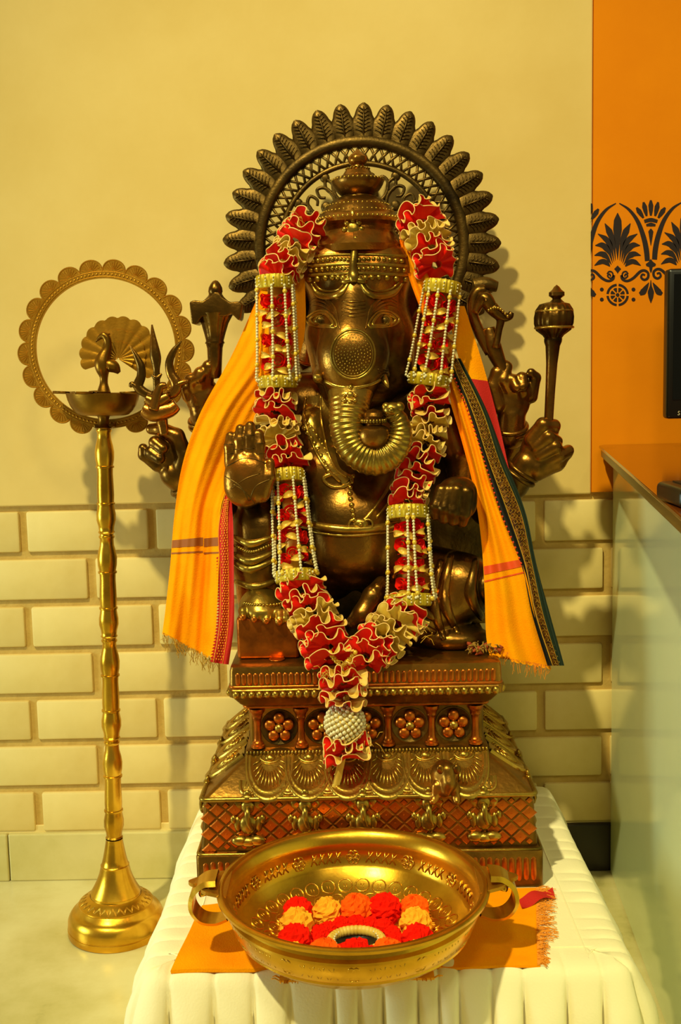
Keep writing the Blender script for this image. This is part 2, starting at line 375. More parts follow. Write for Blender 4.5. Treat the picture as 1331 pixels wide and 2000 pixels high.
for k in (-1, 0, 1, 2):
    ox = 510+k*PER; oy = -k*18
    def T(pts): return [(ox+x, oy+y) for x, y in pts]
    ribbon(T([(0, 975), (-3, 700), (0, 500), (0, 370)]), [2, 30, 56, 48, 4])                     # palmette
    for s in (-1, 1):
        ribbon(T([(s*28, 985), (s*48, 800), (s*95, 640), (s*165, 505)]), [2, 14, 34, 42, 4])
        ribbon(T([(s*48, 1000), (s*80, 840), (s*140, 720), (s*255, 640)]), [2, 14, 36, 34, 4])
        ribbon(T([(s*65, 1020), (s*110, 880), (s*190, 790), (s*290, 790)]), [2, 16, 40, 34, 4])
        ribbon(T([(s*80, 1040), (s*140, 940), (s*210, 900), (s*300, 920)]), [2, 20, 40, 30, 4])
        ribbon(T([(s*100, 1060), (s*150, 1010), (s*210, 1000), (s*300, 1050)]), [6, 30, 34, 30, 4])
        ribbon(T([(s*22, 245), (s*150, 330), (s*260, 480), (s*335, 680), (s*372, 850), (s*385, 990)]), [6, 18, 26, 32, 34, 32])   # arch
        ribbon(T([(s*90, 1190), (s*105, 1160), (s*130, 1185), (s*95, 1215), (s*60, 1190), (s*70, 1140), (s*110, 1128), (s*135, 1160)][::1]), [10]*4)
        ribbon(T([(s*48, 1175), (s*60, 1225), (s*120, 1250), (s*200, 1215), (s*290, 1130), (s*350, 1115), (s*395, 1150), (s*390, 1210), (s*345, 1235), (s*305, 1205), (s*320, 1165), (s*355, 1175)]), [16, 16, 18, 16, 16, 14, 12], 44)
    shapes.append(T([(0, 1050), (45, 1095), (15, 1130), (0, 1155), (-15, 1130), (-45, 1095)]))
    for q in range(4): disc(ox, oy+1430, 115, 145, q*PI/2+0.10, (q+1)*PI/2-0.10, 12)
    disc(ox, oy+1430, 0, 24)
    for q in range(8):
        a = q*PI/4+PI/8; c, s_ = math.cos(a), math.sin(a)
        shapes.append([(ox+c*u-s_*w, oy+1430+s_*u+c*w) for u, w in ((36, -6), (88, -26), (96, 0), (88, 26), (36, 6))])
    for s in (-1, 1):
        for y in (1360, 1490): disc(ox+s*205, oy+y, 0, 25)
    fx = ox+430                                                                                  # fan between two arches
    def T2(pts): return [(fx+x, oy+y) for x, y in pts]
    for x1, x0_, yt, yb in ((-185, -95, 300, 435), (-95, -55, 230, 410), (0, 0, 205, 405), (95, 55, 230, 410), (185, 95, 300, 435)):
        ribbon(T2([(x0_, yb), (lerp(x0_, x1, .5), lerp(yb, yt, .5)), (x1, yt)]), [12, 26, 32, 12], 10)
    ribbon(T2([(-85, 480), (0, 460), (85, 480)]), [22, 26, 22], 10); ribbon(T2([(-60, 530), (0, 520), (60, 530)]), [14, 26, 14], 10)
    ribbon(T2([(0, 575), (0, 640), (0, 790)]), [8, 34, 22, 3], 14)
    shapes.append(T2([(0, 965), (25, 1000), (65, 1030), (60, 1055), (22, 1070), (14, 1120), (0, 1150), (-14, 1120), (-22, 1070), (-60, 1055), (-65, 1030), (-25, 1000)]))
    ribbon(T2([(0, 1240), (0, 1340), (0, 1440), (0, 1535)]), [4, 12, 42, 30, 3], 16)
    for s in (-1, 1): ribbon(T2([(s*25, 1270), (s*60, 1330), (s*100, 1390), (s*145, 1420)]), [3, 26, 42, 20], 14)
mb = MB()
for sh in shapes:
    c = clipx([tuple(map(float, q)) for q in sh], 163.0)
    if len(c) < 3 or max(q[0] for q in c) > 2600: continue
    mb.prism([crop(*q) for q in c], (0, -0.0006, 0))
mb.build('stencil_frieze', 'stencil', wr, smooth=False)

# ------------------------------------------------------------------ counter on the right
ZC = P(1166, 868, YW)[2]
XC = Q(1206, 1740, 0.0)[0]; XC2 = Q(1300, 2000, 0.0)[0]
e0 = P(1166, 868, YW-0.014); e1 = Q(1331, 1008, ZC); dv = (e1-e0)/(e1[1]-e0[1])
ct = thing('reception_counter', 'pale mint glass-fronted counter with glossy brown top by the orange wall', 'counter', (0.9, 1.5, 0))
yn = 0.92
en = e0+dv*(yn-e0[1])
mb = MB(); top = [(e0[0]+0.012, e0[1], ZC), (e0[0], e0[1]-0.02, ZC), (en[0], yn, ZC), (1.5, yn, ZC), (1.5, e0[1], ZC)]
mb.prism([(x, y, z-0.006) for x, y, z in top], (0, 0, 0.006)); mb.build('counter_top', 'counter_top', ct, smooth=False, bevel=0.0015)
mb = MB(); mb.prism([(x+0.004, y, z-0.022) for x, y, z in top], (0, 0, 0.016)); mb.build('top_edge', 'counter_edge', ct, smooth=False, bevel=0.002)
xf = lambda y: lerp(XC, XC2, (Q(1206, 1740, 0)[1]-y)/(Q(1206, 1740, 0)[1]-Q(1300, 2000, 0)[1]))
mb = MB(); mb.prism([(xf(2.13), 2.13, 0.004), (xf(0.97), 0.97, 0.004), (xf(0.97)+0.012, 0.97, 0.004), (xf(2.13)+0.012, 2.13, 0.004)], (0, 0, ZC-0.027)); mb.build('glass_panel', 'mint', ct, smooth=False, bevel=0.001)
mb = MB(); mb.box((XC+0.03, 0.99, 0.0), (1.45, 2.12, ZC-0.0225)); mb.build('counter_body', 'counter_edge', ct, smooth=False)
# monitor and small device on the counter
a = P(1305, 525, 1.98); b = P(1305, 818, 1.98)
mon = thing('monitor', 'black flat monitor at the right edge in front of the orange wall', 'monitor', (a[0]+0.25, 2.0, ZC))
mb = MB(); mb.box((a[0], 1.975, b[2]), (a[0]+0.5, 2.005, a[2])); mb.build('screen_housing', 'black', mon, smooth='auto', bevel=0.006, seg=3)
mb = MB(); mb.box((a[0]+0.010, 1.9735, b[2]+0.034), (a[0]+0.49, 1.976, a[2]-0.010)); mb.build('screen', mat('screen_glass', (6, 7, 5), 0.15), mon, smooth=False)
mb = MB(); mb.box((a[0]+0.2, 2.005, ZC+0.01), (a[0]+0.3, 2.03, a[2]-0.1)); mb.box((a[0]+0.13, 1.93, ZC), (a[0]+0.37, 2.07, ZC+0.012)); mb.build('stand', 'black', mon, smooth=False, bevel=0.003)
s0 = P(1327, 807, 1.9745)
mb = MB(); sp = [(4, -5), (0, -6), (-3, -3), (0, 0), (3, 3), (0, 6), (-4, 5)]
mb.tube([s0+np.array([x*0.00055, 0, -y*0.00055]) for x, y in sp], 0.0006, 6); mb.build('brand_letter', 'pearl', mon)
c = Q(1308, 962, ZC+0.012)
dvz = thing('card_reader', 'small black device lying on the brown counter top', 'device', (c[0]+0.05, c[1], ZC))
mb = MB(); mb.box((c[0]-0.002, c[1]-0.045, ZC), (c[0]+0.13, c[1]+0.045, ZC+0.02)); mb.build('housing', 'black', dvz, smooth='auto', bevel=0.006, seg=3)
mb = MB(); mb.box((c[0]+0.012, c[1]-0.03, ZC+0.0195), (c[0]+0.11, c[1]+0.03, ZC+0.0215)); mb.build('keypad', 'dark_stone', dvz, smooth=False)

# ------------------------------------------------------------------ table cloth over the low table
ZT = P(700, 1738, 1.676)[2]-0.001
TX0, TX1, TY0, TY1 = -0.312, 0.380, 1.425, 2.115
tc = thing('tablecloth', 'white pleated cotton cloth covering the low table under the plinth', 'tablecloth', (0.03, 1.75, 0))
def pleats(u, jit):                          # creases along the edge, each fold with its own width
    return jit[np.clip(np.searchsorted(jit, u), 0, len(jit)-1)]
def crease_set(n, L):
    w = rng.uniform(0.6, 1.4, n); c = np.cumsum(w)/w.sum()*L; return np.concatenate([[0], c])
perim = [(TX0, TY1), (TX0, TY0), (TX1, TY0), (TX1, TY1)]
rc = 0.03
def rim(u):                                   # rounded outline left -> front -> right, returns point and outward normal
    l1 = TY1-TY0-rc; l2 = TX1-TX0-2*rc; q = rc*PI/2
    if u < l1: return np.array([TX0, TY1-u]), np.array([-1., 0])
    u -= l1
    if u < q: a = PI+u/rc; return np.array([TX0+rc+rc*math.cos(a), TY0+rc+rc*math.sin(a)]), np.array([math.cos(a), math.sin(a)])
    u -= q
    if u < l2: return np.array([TX0+rc+u, TY0]), np.array([0, -1.])
    u -= l2
    if u < q: a = 1.5*PI+u/rc; return np.array([TX1-rc+rc*math.cos(a), TY0+rc+rc*math.sin(a)]), np.array([math.cos(a), math.sin(a)])
    u -= q
    return np.array([TX1, TY0+rc+u]), np.array([1., 0])
PL = 2*(TY1-TY0-rc)+(TX1-TX0-2*rc)+rc*PI
cr = crease_set(46, PL); us = np.linspace(0, PL, 720)
prof = [(-0.075, 0.0), (-0.06, 0.0), (-0.045, 0.0), (-0.03, 0.0), (-0.016, -0.0012), (-0.007, -0.0045), (-0.002, -0.010), (0.001, -0.018), (0.004, -0.03)]
prof += [(0.006+0.022*t, -0.03-(ZT-0.036)*t) for t in np.linspace(0.12, 1, 9)]
ph = rng.uniform(0.3, 1.0, len(cr)+1)
pts = []
for u in us:
    c0, nr = rim(u); i = np.searchsorted(cr, u)-1; i = max(0, min(i, len(cr)-2)); t = (u-cr[i])/(cr[i+1]-cr[i])
    fold = (1-abs(2*t-1)**3) * ph[i] + 0.25*ph[i]*math.sin(t*PI); sharp = -math.exp(-((min(t, 1-t))/0.06)**2)
    line = []
    for j, (o, z) in enumerate(prof):
        w = np.clip((o+0.062)/0.03, 0, 1); a = 0.0028*w*(fold+0.8*sharp); dn = max(0.0, -z-0.01)
        out = o+(0.010*fold+0.010*sharp)*min(1, dn/0.06)*1.6; up = z+a*(1-min(1, dn/0.03))
        q = c0+nr*out
        if o < 0: q = np.array([min(max(q[0], TX0-o), TX1+o), max(q[1], TY0-o)])
        line.append((q[0], q[1], ZT+up))
    pts.append(line)
mb = MB(); pts = np.array(pts); mb.grid(pts)
inn = pts[:, 0]; mb.add(inn, [tuple(range(len(inn)))])
mb.build('cloth', 'table_cloth', tc, recalc=True)
mb = MB()                                     # stitched seam inside the gathers
seam = [(rim(u)[0]+rim(u)[1]*-0.064) for u in np.linspace(0.01, PL-0.01, 160)]
mb.tube([(q[0], q[1], ZT+0.0004) for q in seam], 0.0011, 5); mb.build('seam', 'table_cloth', tc)
# ================================================================== standing brass oil lamp
LB = Q(228, 1816, 0.0); YL = LB[1]; LT = P(203, 836, YL); sL = S(YL)
ax = LT-LB; LLEN = float(np.linalg.norm(ax)); ax = ax/LLEN
xx = np.cross([0, 1, 0], ax); xx /= np.linalg.norm(xx); yy = np.cross(ax, xx); LM = np.stack([xx, yy, ax], 1)
lam = thing('standing_oil_lamp', 'tall turned brass oil lamp with peacock and scalloped hoop on marble floor', 'oil lamp', LB)
LBASE = LB.copy(); LBASE[2] = 0.001
g = sL
mb = MB(); mb.lathe([(x*g, z*g) for x, z in [(0, 0), (97, 0), (98, 2), (98, 13), (96.5, 14), (96.5, 15), (97.5, 16), (97, 30), (94, 38), (90, 44), (87, 47), (85, 48), (80, 52), (76, 58), (74, 60), (75, 61), (75, 62.5), (72, 64), (63, 71), (56, 76), (52, 78)]], 72, LBASE, LM)
lbase = mb.build('base', 'brass', lam, smooth='auto')
mb = MB()                                     # engraved chevron band on the foot
for k in range(28):
    a0 = 2*PI*k/28; a1 = 2*PI*(k+0.5)/28; a2 = 2*PI*(k+1)/28
    for off in (0, 2.2, 4.4):
        q = []
        for a, r in ((a0, 73-off), (a1, 62-off*0.6), (a2, 73-off)):
            r = min(72, max(58, r)); z = np.interp(r, [52, 56, 63, 72], [78, 76, 71, 64]); q.append(LBASE+LM @ np.array([r*g*math.cos(a), r*g*math.sin(a), z*g]))
        mb.tube(q, 0.0005, 4)
mb.build('engraved_band', 'engrave', lbase)
mb = MB(); mb.lathe([(x*g, z*g) for x, z in [(52, 77), (50.5, 80), (51, 83), (48, 88), (43, 97), (37, 110), (32, 124), (29, 137), (28.5, 140), (29, 141), (27, 143), (24, 155), (21, 170), (18.5, 184), (17, 194), (17, 196)]], 48, LBASE, LM)
mb.build('foot_cone', 'brass', lam, smooth='auto')
zt = LLEN/g; zb = 196.0; mod = [(0, 15), (.015, 17.5), (.03, 15.5), (.07, 16.5), (.13, 20), (.19, 20), (.25, 17.5), (.275, 16.8), (.28, 19), (.295, 19), (.30, 17), (.36, 17.6), (.45, 17.2), (.56, 16.2), (.62, 16.6), (.625, 19.2), (.64, 19.2), (.645, 17), (.70, 19.3), (.77, 20), (.83, 18), (.89, 14.6), (.95, 13.8), (.965, 16), (.98, 16), (.985, 14), (1, 14)]
for k in range(4):
    h = (zt-zb)/4; mb = MB()
    mb.lathe([(r*g*(1.0-0.02*k), (zb+(k+t)*h)*g) for t, r in mod], 36, LBASE, LM); mb.build('pole_section', 'brass', lam, smooth='auto')
top = lambda z: LBASE+ax*(zt+z)*g
mb = MB(); mb.lathe([(x*g, (zt+z)*g) for x, z in [(16, -2), (17, 0), (14, 2), (11, 8), (10, 16), (12, 22), (40, 23.5), (48, 25), (56, 32), (63, 42), (68, 54), (71, 66), (70, 67), (68, 66), (63, 52), (50, 34), (0, 30)]], 56, LBASE, LM)
dish = mb.build('dish', 'brass_old', lam, smooth='auto')
mb = MB()
for k in range(5):                            # wick lips around the rim
    a = PI+k*2*PI/5; c, s_ = math.cos(a), math.sin(a); pts = []
    for u in np.linspace(0, 1, 9):
        w = 20*math.sin(PI*min(1, 0.18+u*0.82))**0.7+1; rr = 62+36*u
        pts.append([LBASE+LM @ np.array([(rr*c-s_*x)*g, (rr*s_+c*x)*g, (zt+66+1.5*u+3.5*(abs(x)/max(w, 1))**2)*g]) for x in np.linspace(-w, w, 7)])
    pts = np.array(pts); mb = MB(); mb.grid(np.concatenate([pts, (pts-ax*1.8*g)[:, ::-1]], 1), cv=True); mb.build('wick_lip', 'brass_old', dish)
# scalloped hoop
HC = P(207, 682, YL+0.03); hx = np.array([1., 0, 0]); hz = np.array([0, 0.02, 1.]); hz /= np.linalg.norm(hz)
mb = MB(); a = np.linspace(0, 2*PI, 120, endpoint=False); g2 = S(YL+0.03)
ringp = np.array([[HC+(hx*math.sin(t)+hz*math.cos(t))*r*g2+np.array([0, dy, 0]) for r, dy in ((135, -0.002), (153, -0.002), (153, 0.002), (135, 0.002))] for t in a])
mb.grid(ringp, cu=True, cv=True); hoop = mb.build('hoop', 'brass_flat', lam, smooth='auto')
mb = MB()
for r in (138.5, 148): mb.tube([HC+(hx*math.sin(t)+hz*math.cos(t))*r*g2+np.array([0, -0.002, 0]) for t in a], 0.0007, 5, closed=True)
for k in range(120):
    t = 2*PI*(k+.5)/120; mb.ell(HC+(hx*math.sin(t)+hz*math.cos(t))*143.3*g2+np.array([0, -0.002, 0]), (0.0022, 0.0012, 0.0022), 6, 4)
mb.build('beaded_rim', 'brass_flat', hoop)
mb = MB(); half = 22.5; rp = [(half*g2*math.sin(t)*1.02, 0, (-2+24*max(0, math.cos(t))**0.8)*g2) for t in np.linspace(-PI/2, PI/2, 17)]
mb.prism([(x, -0.0017, z) for x, _, z in rp], (0, 0.0034, 0))
for t in np.linspace(-1.25, 1.25, 9):
    mb.tube([(math.sin(t)*u*g2*0.9, -0.0018, (-2+math.cos(t)*u)*g2) for u in (5, 20.5)], 0.0007, 4)
mb.tube([(x*0.92, -0.0018, z*0.92) for x, _, z in rp], 0.0007, 4)
psrc = None
for sgn in (-1, 1):
    for k in range(10):
        an = sgn*R(8.4+16.75*k); c = HC+(hx*math.sin(an)+hz*math.cos(an))*150*g2
        mw = Matrix.Translation(Vector(c)) @ Matrix.Rotation(an, 4, 'Y')
        if psrc is None: psrc = mb.build('petal', 'brass_flat', hoop, smooth='auto', mw=mw)
        else: inst(psrc, hoop, mw)
mb = MB(); b0 = P(203, 832, YL); mb.box(b0-np.array([0.016, 0.006, 0.003]), P(203, 832, YL)+np.array([0.016, 0.034, 0.003])); mb.build('hoop_bracket', 'brass_old', lam, smooth=False, bevel=0.001)
# peacock
pk = MB(); yp = YL-0.005
def pchain(b, pts, n=30, seg=14, Y=yp):
    q = cat_path([(x, y, r) for x, y, r in pts], n); b.tube([P(x, y, Y) for x, y, r in q], [max(r, .3)*S(Y) for x, y, r in q], seg)
pchain(pk, [(203, 768, 14), (203, 758, 11), (203, 748, 8), (203, 736, 8.5), (201, 722, 14), (200, 708, 15.5), (204, 694, 12), (209, 683, 8.5), (211, 672, 7.5), (209, 661, 7.5), (203, 655, 7.5), (195, 659, 4.5), (187, 668, 1.0)])
pk.tube([P(x, y, yp) for x, y in ((203, 656), (209, 654), (215, 652))], [0.004, 0.003, 0.001], 8)
pchain(pk, [(207, 716, 11), (216, 714, 13), (225, 719, 11), (233, 728, 4)], 16)
pkb = pk.build('peacock', 'brass_old', lam)
fan = MB(); yf = YL+0.008; fc = (231, 701); gf = S(yf)
tilt = R(-8); outl = []
N = 21
def fanpt(r, t, dy=0):                         # t measured from straight up
    return P(fc[0]+r*math.sin(t+R(8)), fc[1]-r*math.cos(t+R(8)), yf+dy)
for rr0, rr1, dy in ((0, 84, 0.004), (0, 58, 0.001), (0, 34, -0.002)):
    an = np.linspace(R(-116), R(116), 106); sc_ = np.abs(np.sin((an+R(116))/R(232)*PI*13)); rr = rr1*(0.93+0.07*sc_**0.6)*(0.72+0.28*np.cos(an*0.55)**0.8)
    rows = np.array([[fanpt(max(2, r*u), t, dy+0.0012*abs(math.sin((t+R(116))/R(232)*PI*13))*u*-1) for u in np.linspace(0.02, 1, 7)] for t, r in zip(an, rr)])
    fan.grid(rows); fan.grid(rows+np.array([0, 0.0025, 0]))
    fan.grid(np.stack([rows[:, -1], rows[:, -1]+np.array([0, 0.0025, 0])], 1))
tail = fan.build('tail_fan', 'brass_flat', pkb)

# ================================================================== brass bowl
ZV = 1.08; ZR = ZT+0.006+0.0985*ZV
BB = Q(690, 1613, ZR); BF = Q(690, 1858, ZR); BR = (Q(959, 1735, ZR)[0]-Q(421, 1735, ZR)[0])/2
BC = np.array([Q(690, 1735, ZR)[0], min((BB[1]+BF[1])/2, 1.668-BR-0.010), ZT+0.006])
print('bowl', BB[1], BF[1], BR, BC)
bowl = thing('brass_bowl', 'wide round brass bowl with two scroll handles standing before the plinth', 'bowl', BC)
hR = 0.098
outer = [(0.0, 0.0), (0.085, 0.0), (0.088, 0.004), (0.10, 0.010), (0.125, 0.020), (0.148, 0.034), (0.158, 0.042), (0.1605, 0.044), (0.1605, 0.047), (0.163, 0.050), (0.168, 0.060), (0.170, 0.068), (0.1705, 0.073), (0.1735, 0.0745), (0.1735, 0.078), (0.169, 0.081), (0.168, 0.086), (0.173, 0.089), (0.181, 0.092), (0.186, 0.095), (0.1865, 0.0985), (0.183, 0.1005), (0.178, 0.1005), (0.174, 0.098)]
inner = [(0.170, 0.094), (0.166, 0.086), (0.1645, 0.080), (0.166, 0.074), (0.165, 0.066), (0.160, 0.053), (0.1575, 0.050), (0.1555, 0.048), (0.150, 0.041), (0.135, 0.030), (0.115, 0.020), (0.09, 0.0125), (0.06, 0.009), (0.03, 0.0075), (0.0, 0.007)]
kf = BR/0.1865
outer = [(r*kf, z*ZV) for r, z in outer]; inner = [(r*kf, z*ZV) for r, z in inner]
mb = MB(); mb.lathe(outer+inner, 120, BC); bw = mb.build('vessel', 'brass', bowl, smooth='auto')
innr = np.array(inner)[::-1]
def bin_(a, r): return BC+np.array([r*math.cos(a), r*math.sin(a), np.interp(r, innr[:, 0], innr[:, 1])])
outr = np.array(outer[4:15])
mb = MB()
for row, (rr, cnt) in enumerate(((0.138, 34), (0.118, 30), (0.098, 24))):     # rows of stamped scales inside
    for k in range(cnt):
        a = 2*PI*(k+0.5*(row % 2))/cnt; c = rr*kf; w = 0.0105
        mb.tube([bin_(a+w*math.cos(t)/c, c+w*0.85*math.sin(t))+np.array([0, 0, 0.0003]) for t in np.linspace(0, 2*PI, 15)[:-1]], 0.0012, 5, closed=True)
        for s_ in (-1, 1): mb.tube([bin_(a+0.0018*s_/c, c-0.003), bin_(a+0.0022*s_/c, c+0.003)], 0.0006, 4)
mb.build('stamped_scales', 'engrave', bw)
def band_in(a, t): return BC+np.array([lerp(0.1605, 0.1655, t)*kf*math.cos(a), lerp(0.1605, 0.1655, t)*kf*math.sin(a), lerp(0.054, 0.073, t)*ZV])
def band_out(a, t): return BC+np.array([lerp(0.1632, 0.1706, t)*kf*math.cos(a), lerp(0.1632, 0.1706, t)*kf*math.sin(a), lerp(0.050, 0.072, t)*ZV])
for fn, nm in ((band_in, 'engraved_band'), (band_out, 'engraved_band')):
    mb = MB(); n8 = 12
    for k in range(n8):
        a0 = 2*PI*k/n8+PI/2
        for q in range(6):                     # rosette
            t0 = q*PI/3
            mb.tube([fn(a0+(0.006*math.cos(t0)+0.0045*math.cos(t))/0.165, 0.5+(0.006*math.sin(t0)+0.0045*math.sin(t))/0.021) for t in np.linspace(0, 2*PI, 9)[:-1]], 0.001, 4, closed=True)
        for q in range(4):                     # leaf sprays
            b0 = a0+0.12+q*0.075
            mb.tube([fn(b0, 0.15), fn(b0+0.03, 0.5), fn(b0+0.035, 0.9)], 0.0011, 4); mb.tube([fn(b0+0.06, 0.15), fn(b0+0.035, 0.5), fn(b0-0.005, 0.85)], 0.0011, 4)
    mb.build(nm, 'engrave', bw)
for s_ in (-1, 1):
    hd = MB(); c = BC+np.array([s_*0.186*kf, 0.0, 0.094*ZV])
    loop = cat_path([(0.0, 0.012), (0.016, 0.010), (0.030, -0.001), (0.033, -0.018), (0.022, -0.031), (0.004, -0.034), (-0.012, -0.030)], 34)*np.array([1.1, 1.35])
    for k in range(1):
        w = 0.019; t3 = 0.0055; rows = []
        tg = np.gradient(loop, axis=0); tg /= np.linalg.norm(tg, axis=1)[:, None]; nr = np.stack([-tg[:, 1], tg[:, 0]], 1)
        for i, (x, z) in enumerate(loop):
            ww = w*(1.25-0.45*i/len(loop)); th = t3*(1.1-0.3*i/len(loop))
            rows.append([c+np.array([s_*(x+nr[i, 0]*b), a_, z+nr[i, 1]*b]) for a_, b in ((-ww, -th*.5), (-ww*.8, th*.6), (ww*.8, th*.6), (ww, -th*.5))])
        hd.grid(rows, cv=True)
    handle = hd.build('handle', 'brass', bowl, smooth='auto')
    hd = MB()
    plate = [(-0.012, 0.034), (0.006, 0.030), (0.004, 0.022), (0.014, 0.018), (0.024, 0.010), (0.030, 0.0), (0.024, -0.006), (0.016, -0.004), (0.018, -0.012), (0.010, -0.020), (0.0, -0.024), (-0.012, -0.030)]
    hd.prism([c+np.array([s_*x, y, 0.002+0.005*(1-abs(y)/0.035)]) for x, y in cat_path(plate, 40)*1.35], (0, 0, 0.005)); hd.build('scroll_plate', 'brass_flat', handle, smooth=False)
    hd = MB(); hd.tube([c+np.array([s_*x, y, 0.0]) for x, y in ((0.010, -0.002), (0.016, -0.012), (0.022, -0.018))], [0.004, 0.005, 0.004], 8); hd.build('scroll_tip', 'brass', handle)

# ------------------------------------------------------------------ orange cloth under the bowl
oc = thing('orange_cloth', 'folded orange cotton cloth with frayed right edge under the brass bowl', 'cloth', (0.0, 1.5, ZT))
zc = ZT+0.0013
cl = [(332, 1905), (480, 1898), (700, 1868), (960, 1900), (1062, 1905)]; bk = [(395, 1770), (480, 1755), (700, 1745), (960, 1735), (1052, 1735)]
rows = []
for t in np.linspace(0, 1, 60):
    a = Q(*[np.interp(t, [0, .2, .5, .85, 1], [q[i] for q in cl]) for i in (0, 1)], zc); b = Q(*[np.interp(t, [0, .2, .5, .85, 1], [q[i] for q in bk]) for i in (0, 1)], zc)
    if b[1] > 1.672: b[1] = 1.672
    if a[1] < TY0+0.012: a[1] = TY0+0.012
    rows.append([lerp(a, b, u)+np.array([0, 0, 0.0012+0.0009*math.sin(9*u+7*t)+0.0008*math.sin(23*t+3*u)]) for u in np.linspace(0, 1, 24)])
rows = np.array(rows); mb = MB(); mb.grid(rows); mb.grid(rows-np.array([0, 0, 0.0012])); mb.grid(np.stack([rows[:, 0], rows[:, 0]-np.array([0, 0.0004, 0.0035])], 1)); mb.build('sheet', 'cloth_orange', oc)
rows2 = rows[:34, :18]*1.0+np.array([0, 0, 0.0018]); mb = MB(); mb.grid(rows2); mb.grid(np.stack([rows2[:, 0], rows2[:, 0]-np.array([0, 0.0006, 0.0045])], 1)); mb.grid(np.stack([rows2[0], rows2[0]-np.array([0.0008, 0, 0.0038])], 1)); mb.build('folded_layer', 'cloth_orange', oc)
mb = MB(); e = rows[-1]
for k in range(230):
    u = random.random(); p0 = e[0]+(e[-1]-e[0])*u; L = random.uniform(0.008, 0.028)*(0.5 if u < .3 else 1)
    q1 = p0+np.array([L*.5, random.uniform(-.006, .006), random.uniform(0.0, 0.003)]); q2 = p0+np.array([L, random.uniform(-.01, .01), 0.0005])
    mb.tube([p0+np.array([-.004, 0, .0005]), q1, q2], 0.0006, 3, caps=False)
tag(mb.build('fringe', 'thread_orange', oc), kind='stuff')
mb = MB(); c0 = Q(1040, 1762, zc+0.003); c1 = Q(1084, 1748, zc+0.003)
mb.grid([[lerp(c0, c1, u)+np.array([0, v*0.03, 0.003+0.004*math.sin(5*u+2*v)+0.003*v]) for v in np.linspace(-.3, .6, 7)] for u in np.linspace(-.5, 1, 12)]); mb.build('folded_corner', 'cloth_red', oc)

# ------------------------------------------------------------------ pom-pom mat inside the bowl
ZM = BC[2]+0.024
mc = Q(700, 1828, ZM); mc[0] = BC[0]+0.003; mc[1] = BC[1]-0.022
pm = thing('pom_pom_mat', 'square mat of red, orange and yellow wool pom-poms inside the brass bowl', 'decoration', (mc[0], mc[1], BC[2]+0.008))
mw_, md_ = 0.102, 0.084
mb = MB(); mb.box((mc[0]-mw_, mc[1]-md_, ZM-0.003), (mc[0]+mw_, mc[1]+md_, ZM)); mb.build('mat_base', 'pom_yellow', pm, smooth=False)
mb = MB()
for k in range(240):
    sd = k % 4; u = random.uniform(-1, 1); L = random.uniform(0.006, 0.012)
    p0, d = [((mc[0]+u*mw_, mc[1]-md_), (0, -1)), ((mc[0]+u*mw_, mc[1]+md_), (0, 1)), ((mc[0]-mw_, mc[1]+u*md_), (-1, 0)), ((mc[0]+mw_, mc[1]+u*md_), (1, 0))][sd]
    p0 = np.array([p0[0], p0[1], ZM-0.001]); d = np.array([d[0], d[1], 0.25])
    mb.tube([p0, p0+d*L*.6+np.array([0, 0, .002]), p0+d*L], 0.0008, 3, caps=False)
tag(mb.build('mat_fringe', 'pom_yellow', pm), kind='stuff')
def pom(seed):
    r_ = np.random.default_rng(seed); mb = MB(); n, k = 26, 16; pts = []
    for i in range(k+1):
        b = -PI/2+PI*i/k; row = []
        for j in range(n):
            a = 2*PI*j/n+r_.uniform(-.1, .1); rr = 1+r_.uniform(-.16, .10)
            if i in (0, k): rr = 1
            row.append((rr*math.cos(b)*math.cos(a), rr*math.cos(b)*math.sin(a), rr*math.sin(b)))
        pts.append(row)
    mb.grid(pts, cv=True); return mb
protos = {}
spots = []
nx, ny = 5, 4
cols_ = ['pom_red', 'pom_orange', 'pom_yellow']; ci = 0
for i in range(nx):
    for j in range(ny):
        if i in (0, nx-1) or j in (0, ny-1): spots.append((lerp(-1, 1, i/(nx-1)), lerp(-1, 1, j/(ny-1)), True))
for i, (u, v, e_) in enumerate(sorted(spots, key=lambda q: math.atan2(q[1], q[0]))):
    c_ = ['pom_red', 'pom_yellow', 'pom_orange', 'pom_red', 'pom_orange', 'pom_yellow'][i % 6]
    rr = random.uniform(0.021, 0.025); mwx = Matrix.Translation((mc[0]+u*0.084, mc[1]+v*0.064, ZM+rr*0.9)) @ Matrix.Rotation(random.uniform(0, 6), 4, 'Z') @ Matrix.Diagonal((rr, rr, rr*0.95, 1))
    if c_ not in protos: protos[c_] = pom(i+3).build('pom_pom', c_, pm, smooth=False, mw=mwx)
    else: inst(protos[c_], pm, mwx)
for k in range(16):
    a = 2*PI*k/16; rr = random.uniform(0.012, 0.015)
    inst(protos['pom_red'], pm, Matrix.Translation((mc[0]+0.055*math.cos(a), mc[1]+0.043*math.sin(a)-0.004, ZM+rr*0.8)) @ Matrix.Rotation(random.uniform(0, 6), 4, 'Z') @ Matrix.Diagonal((rr, rr, rr, 1)))
mb = MB(); rc_ = 0.036
for k in range(40):
    a = 2*PI*k/40; q = np.array([mc[0]+rc_*math.cos(a), mc[1]-0.008+rc_*0.85*math.sin(a), ZM+0.012])
    mb.ell(q, (0.0065, 0.0065, 0.007), 8, 6)
mb.build('gold_ring', 'ribbon_cream', pm)
mb = MB(); mb.lathe([(0, 0.004), (0.028, 0.004), (0.031, 0.014), (0.033, 0.014), (0.033, 0.0), (0, 0)], 32, (mc[0], mc[1]-0.008, ZM)); mb.build('lamp_cup', 'dark_stone', pm)
mb = MB()
for k in range(30):
    a = 2*PI*k/30; mb.ell((mc[0]+0.0305*math.cos(a), mc[1]-0.008+0.0305*math.sin(a), ZM+0.0155), 0.0021, 6, 5)
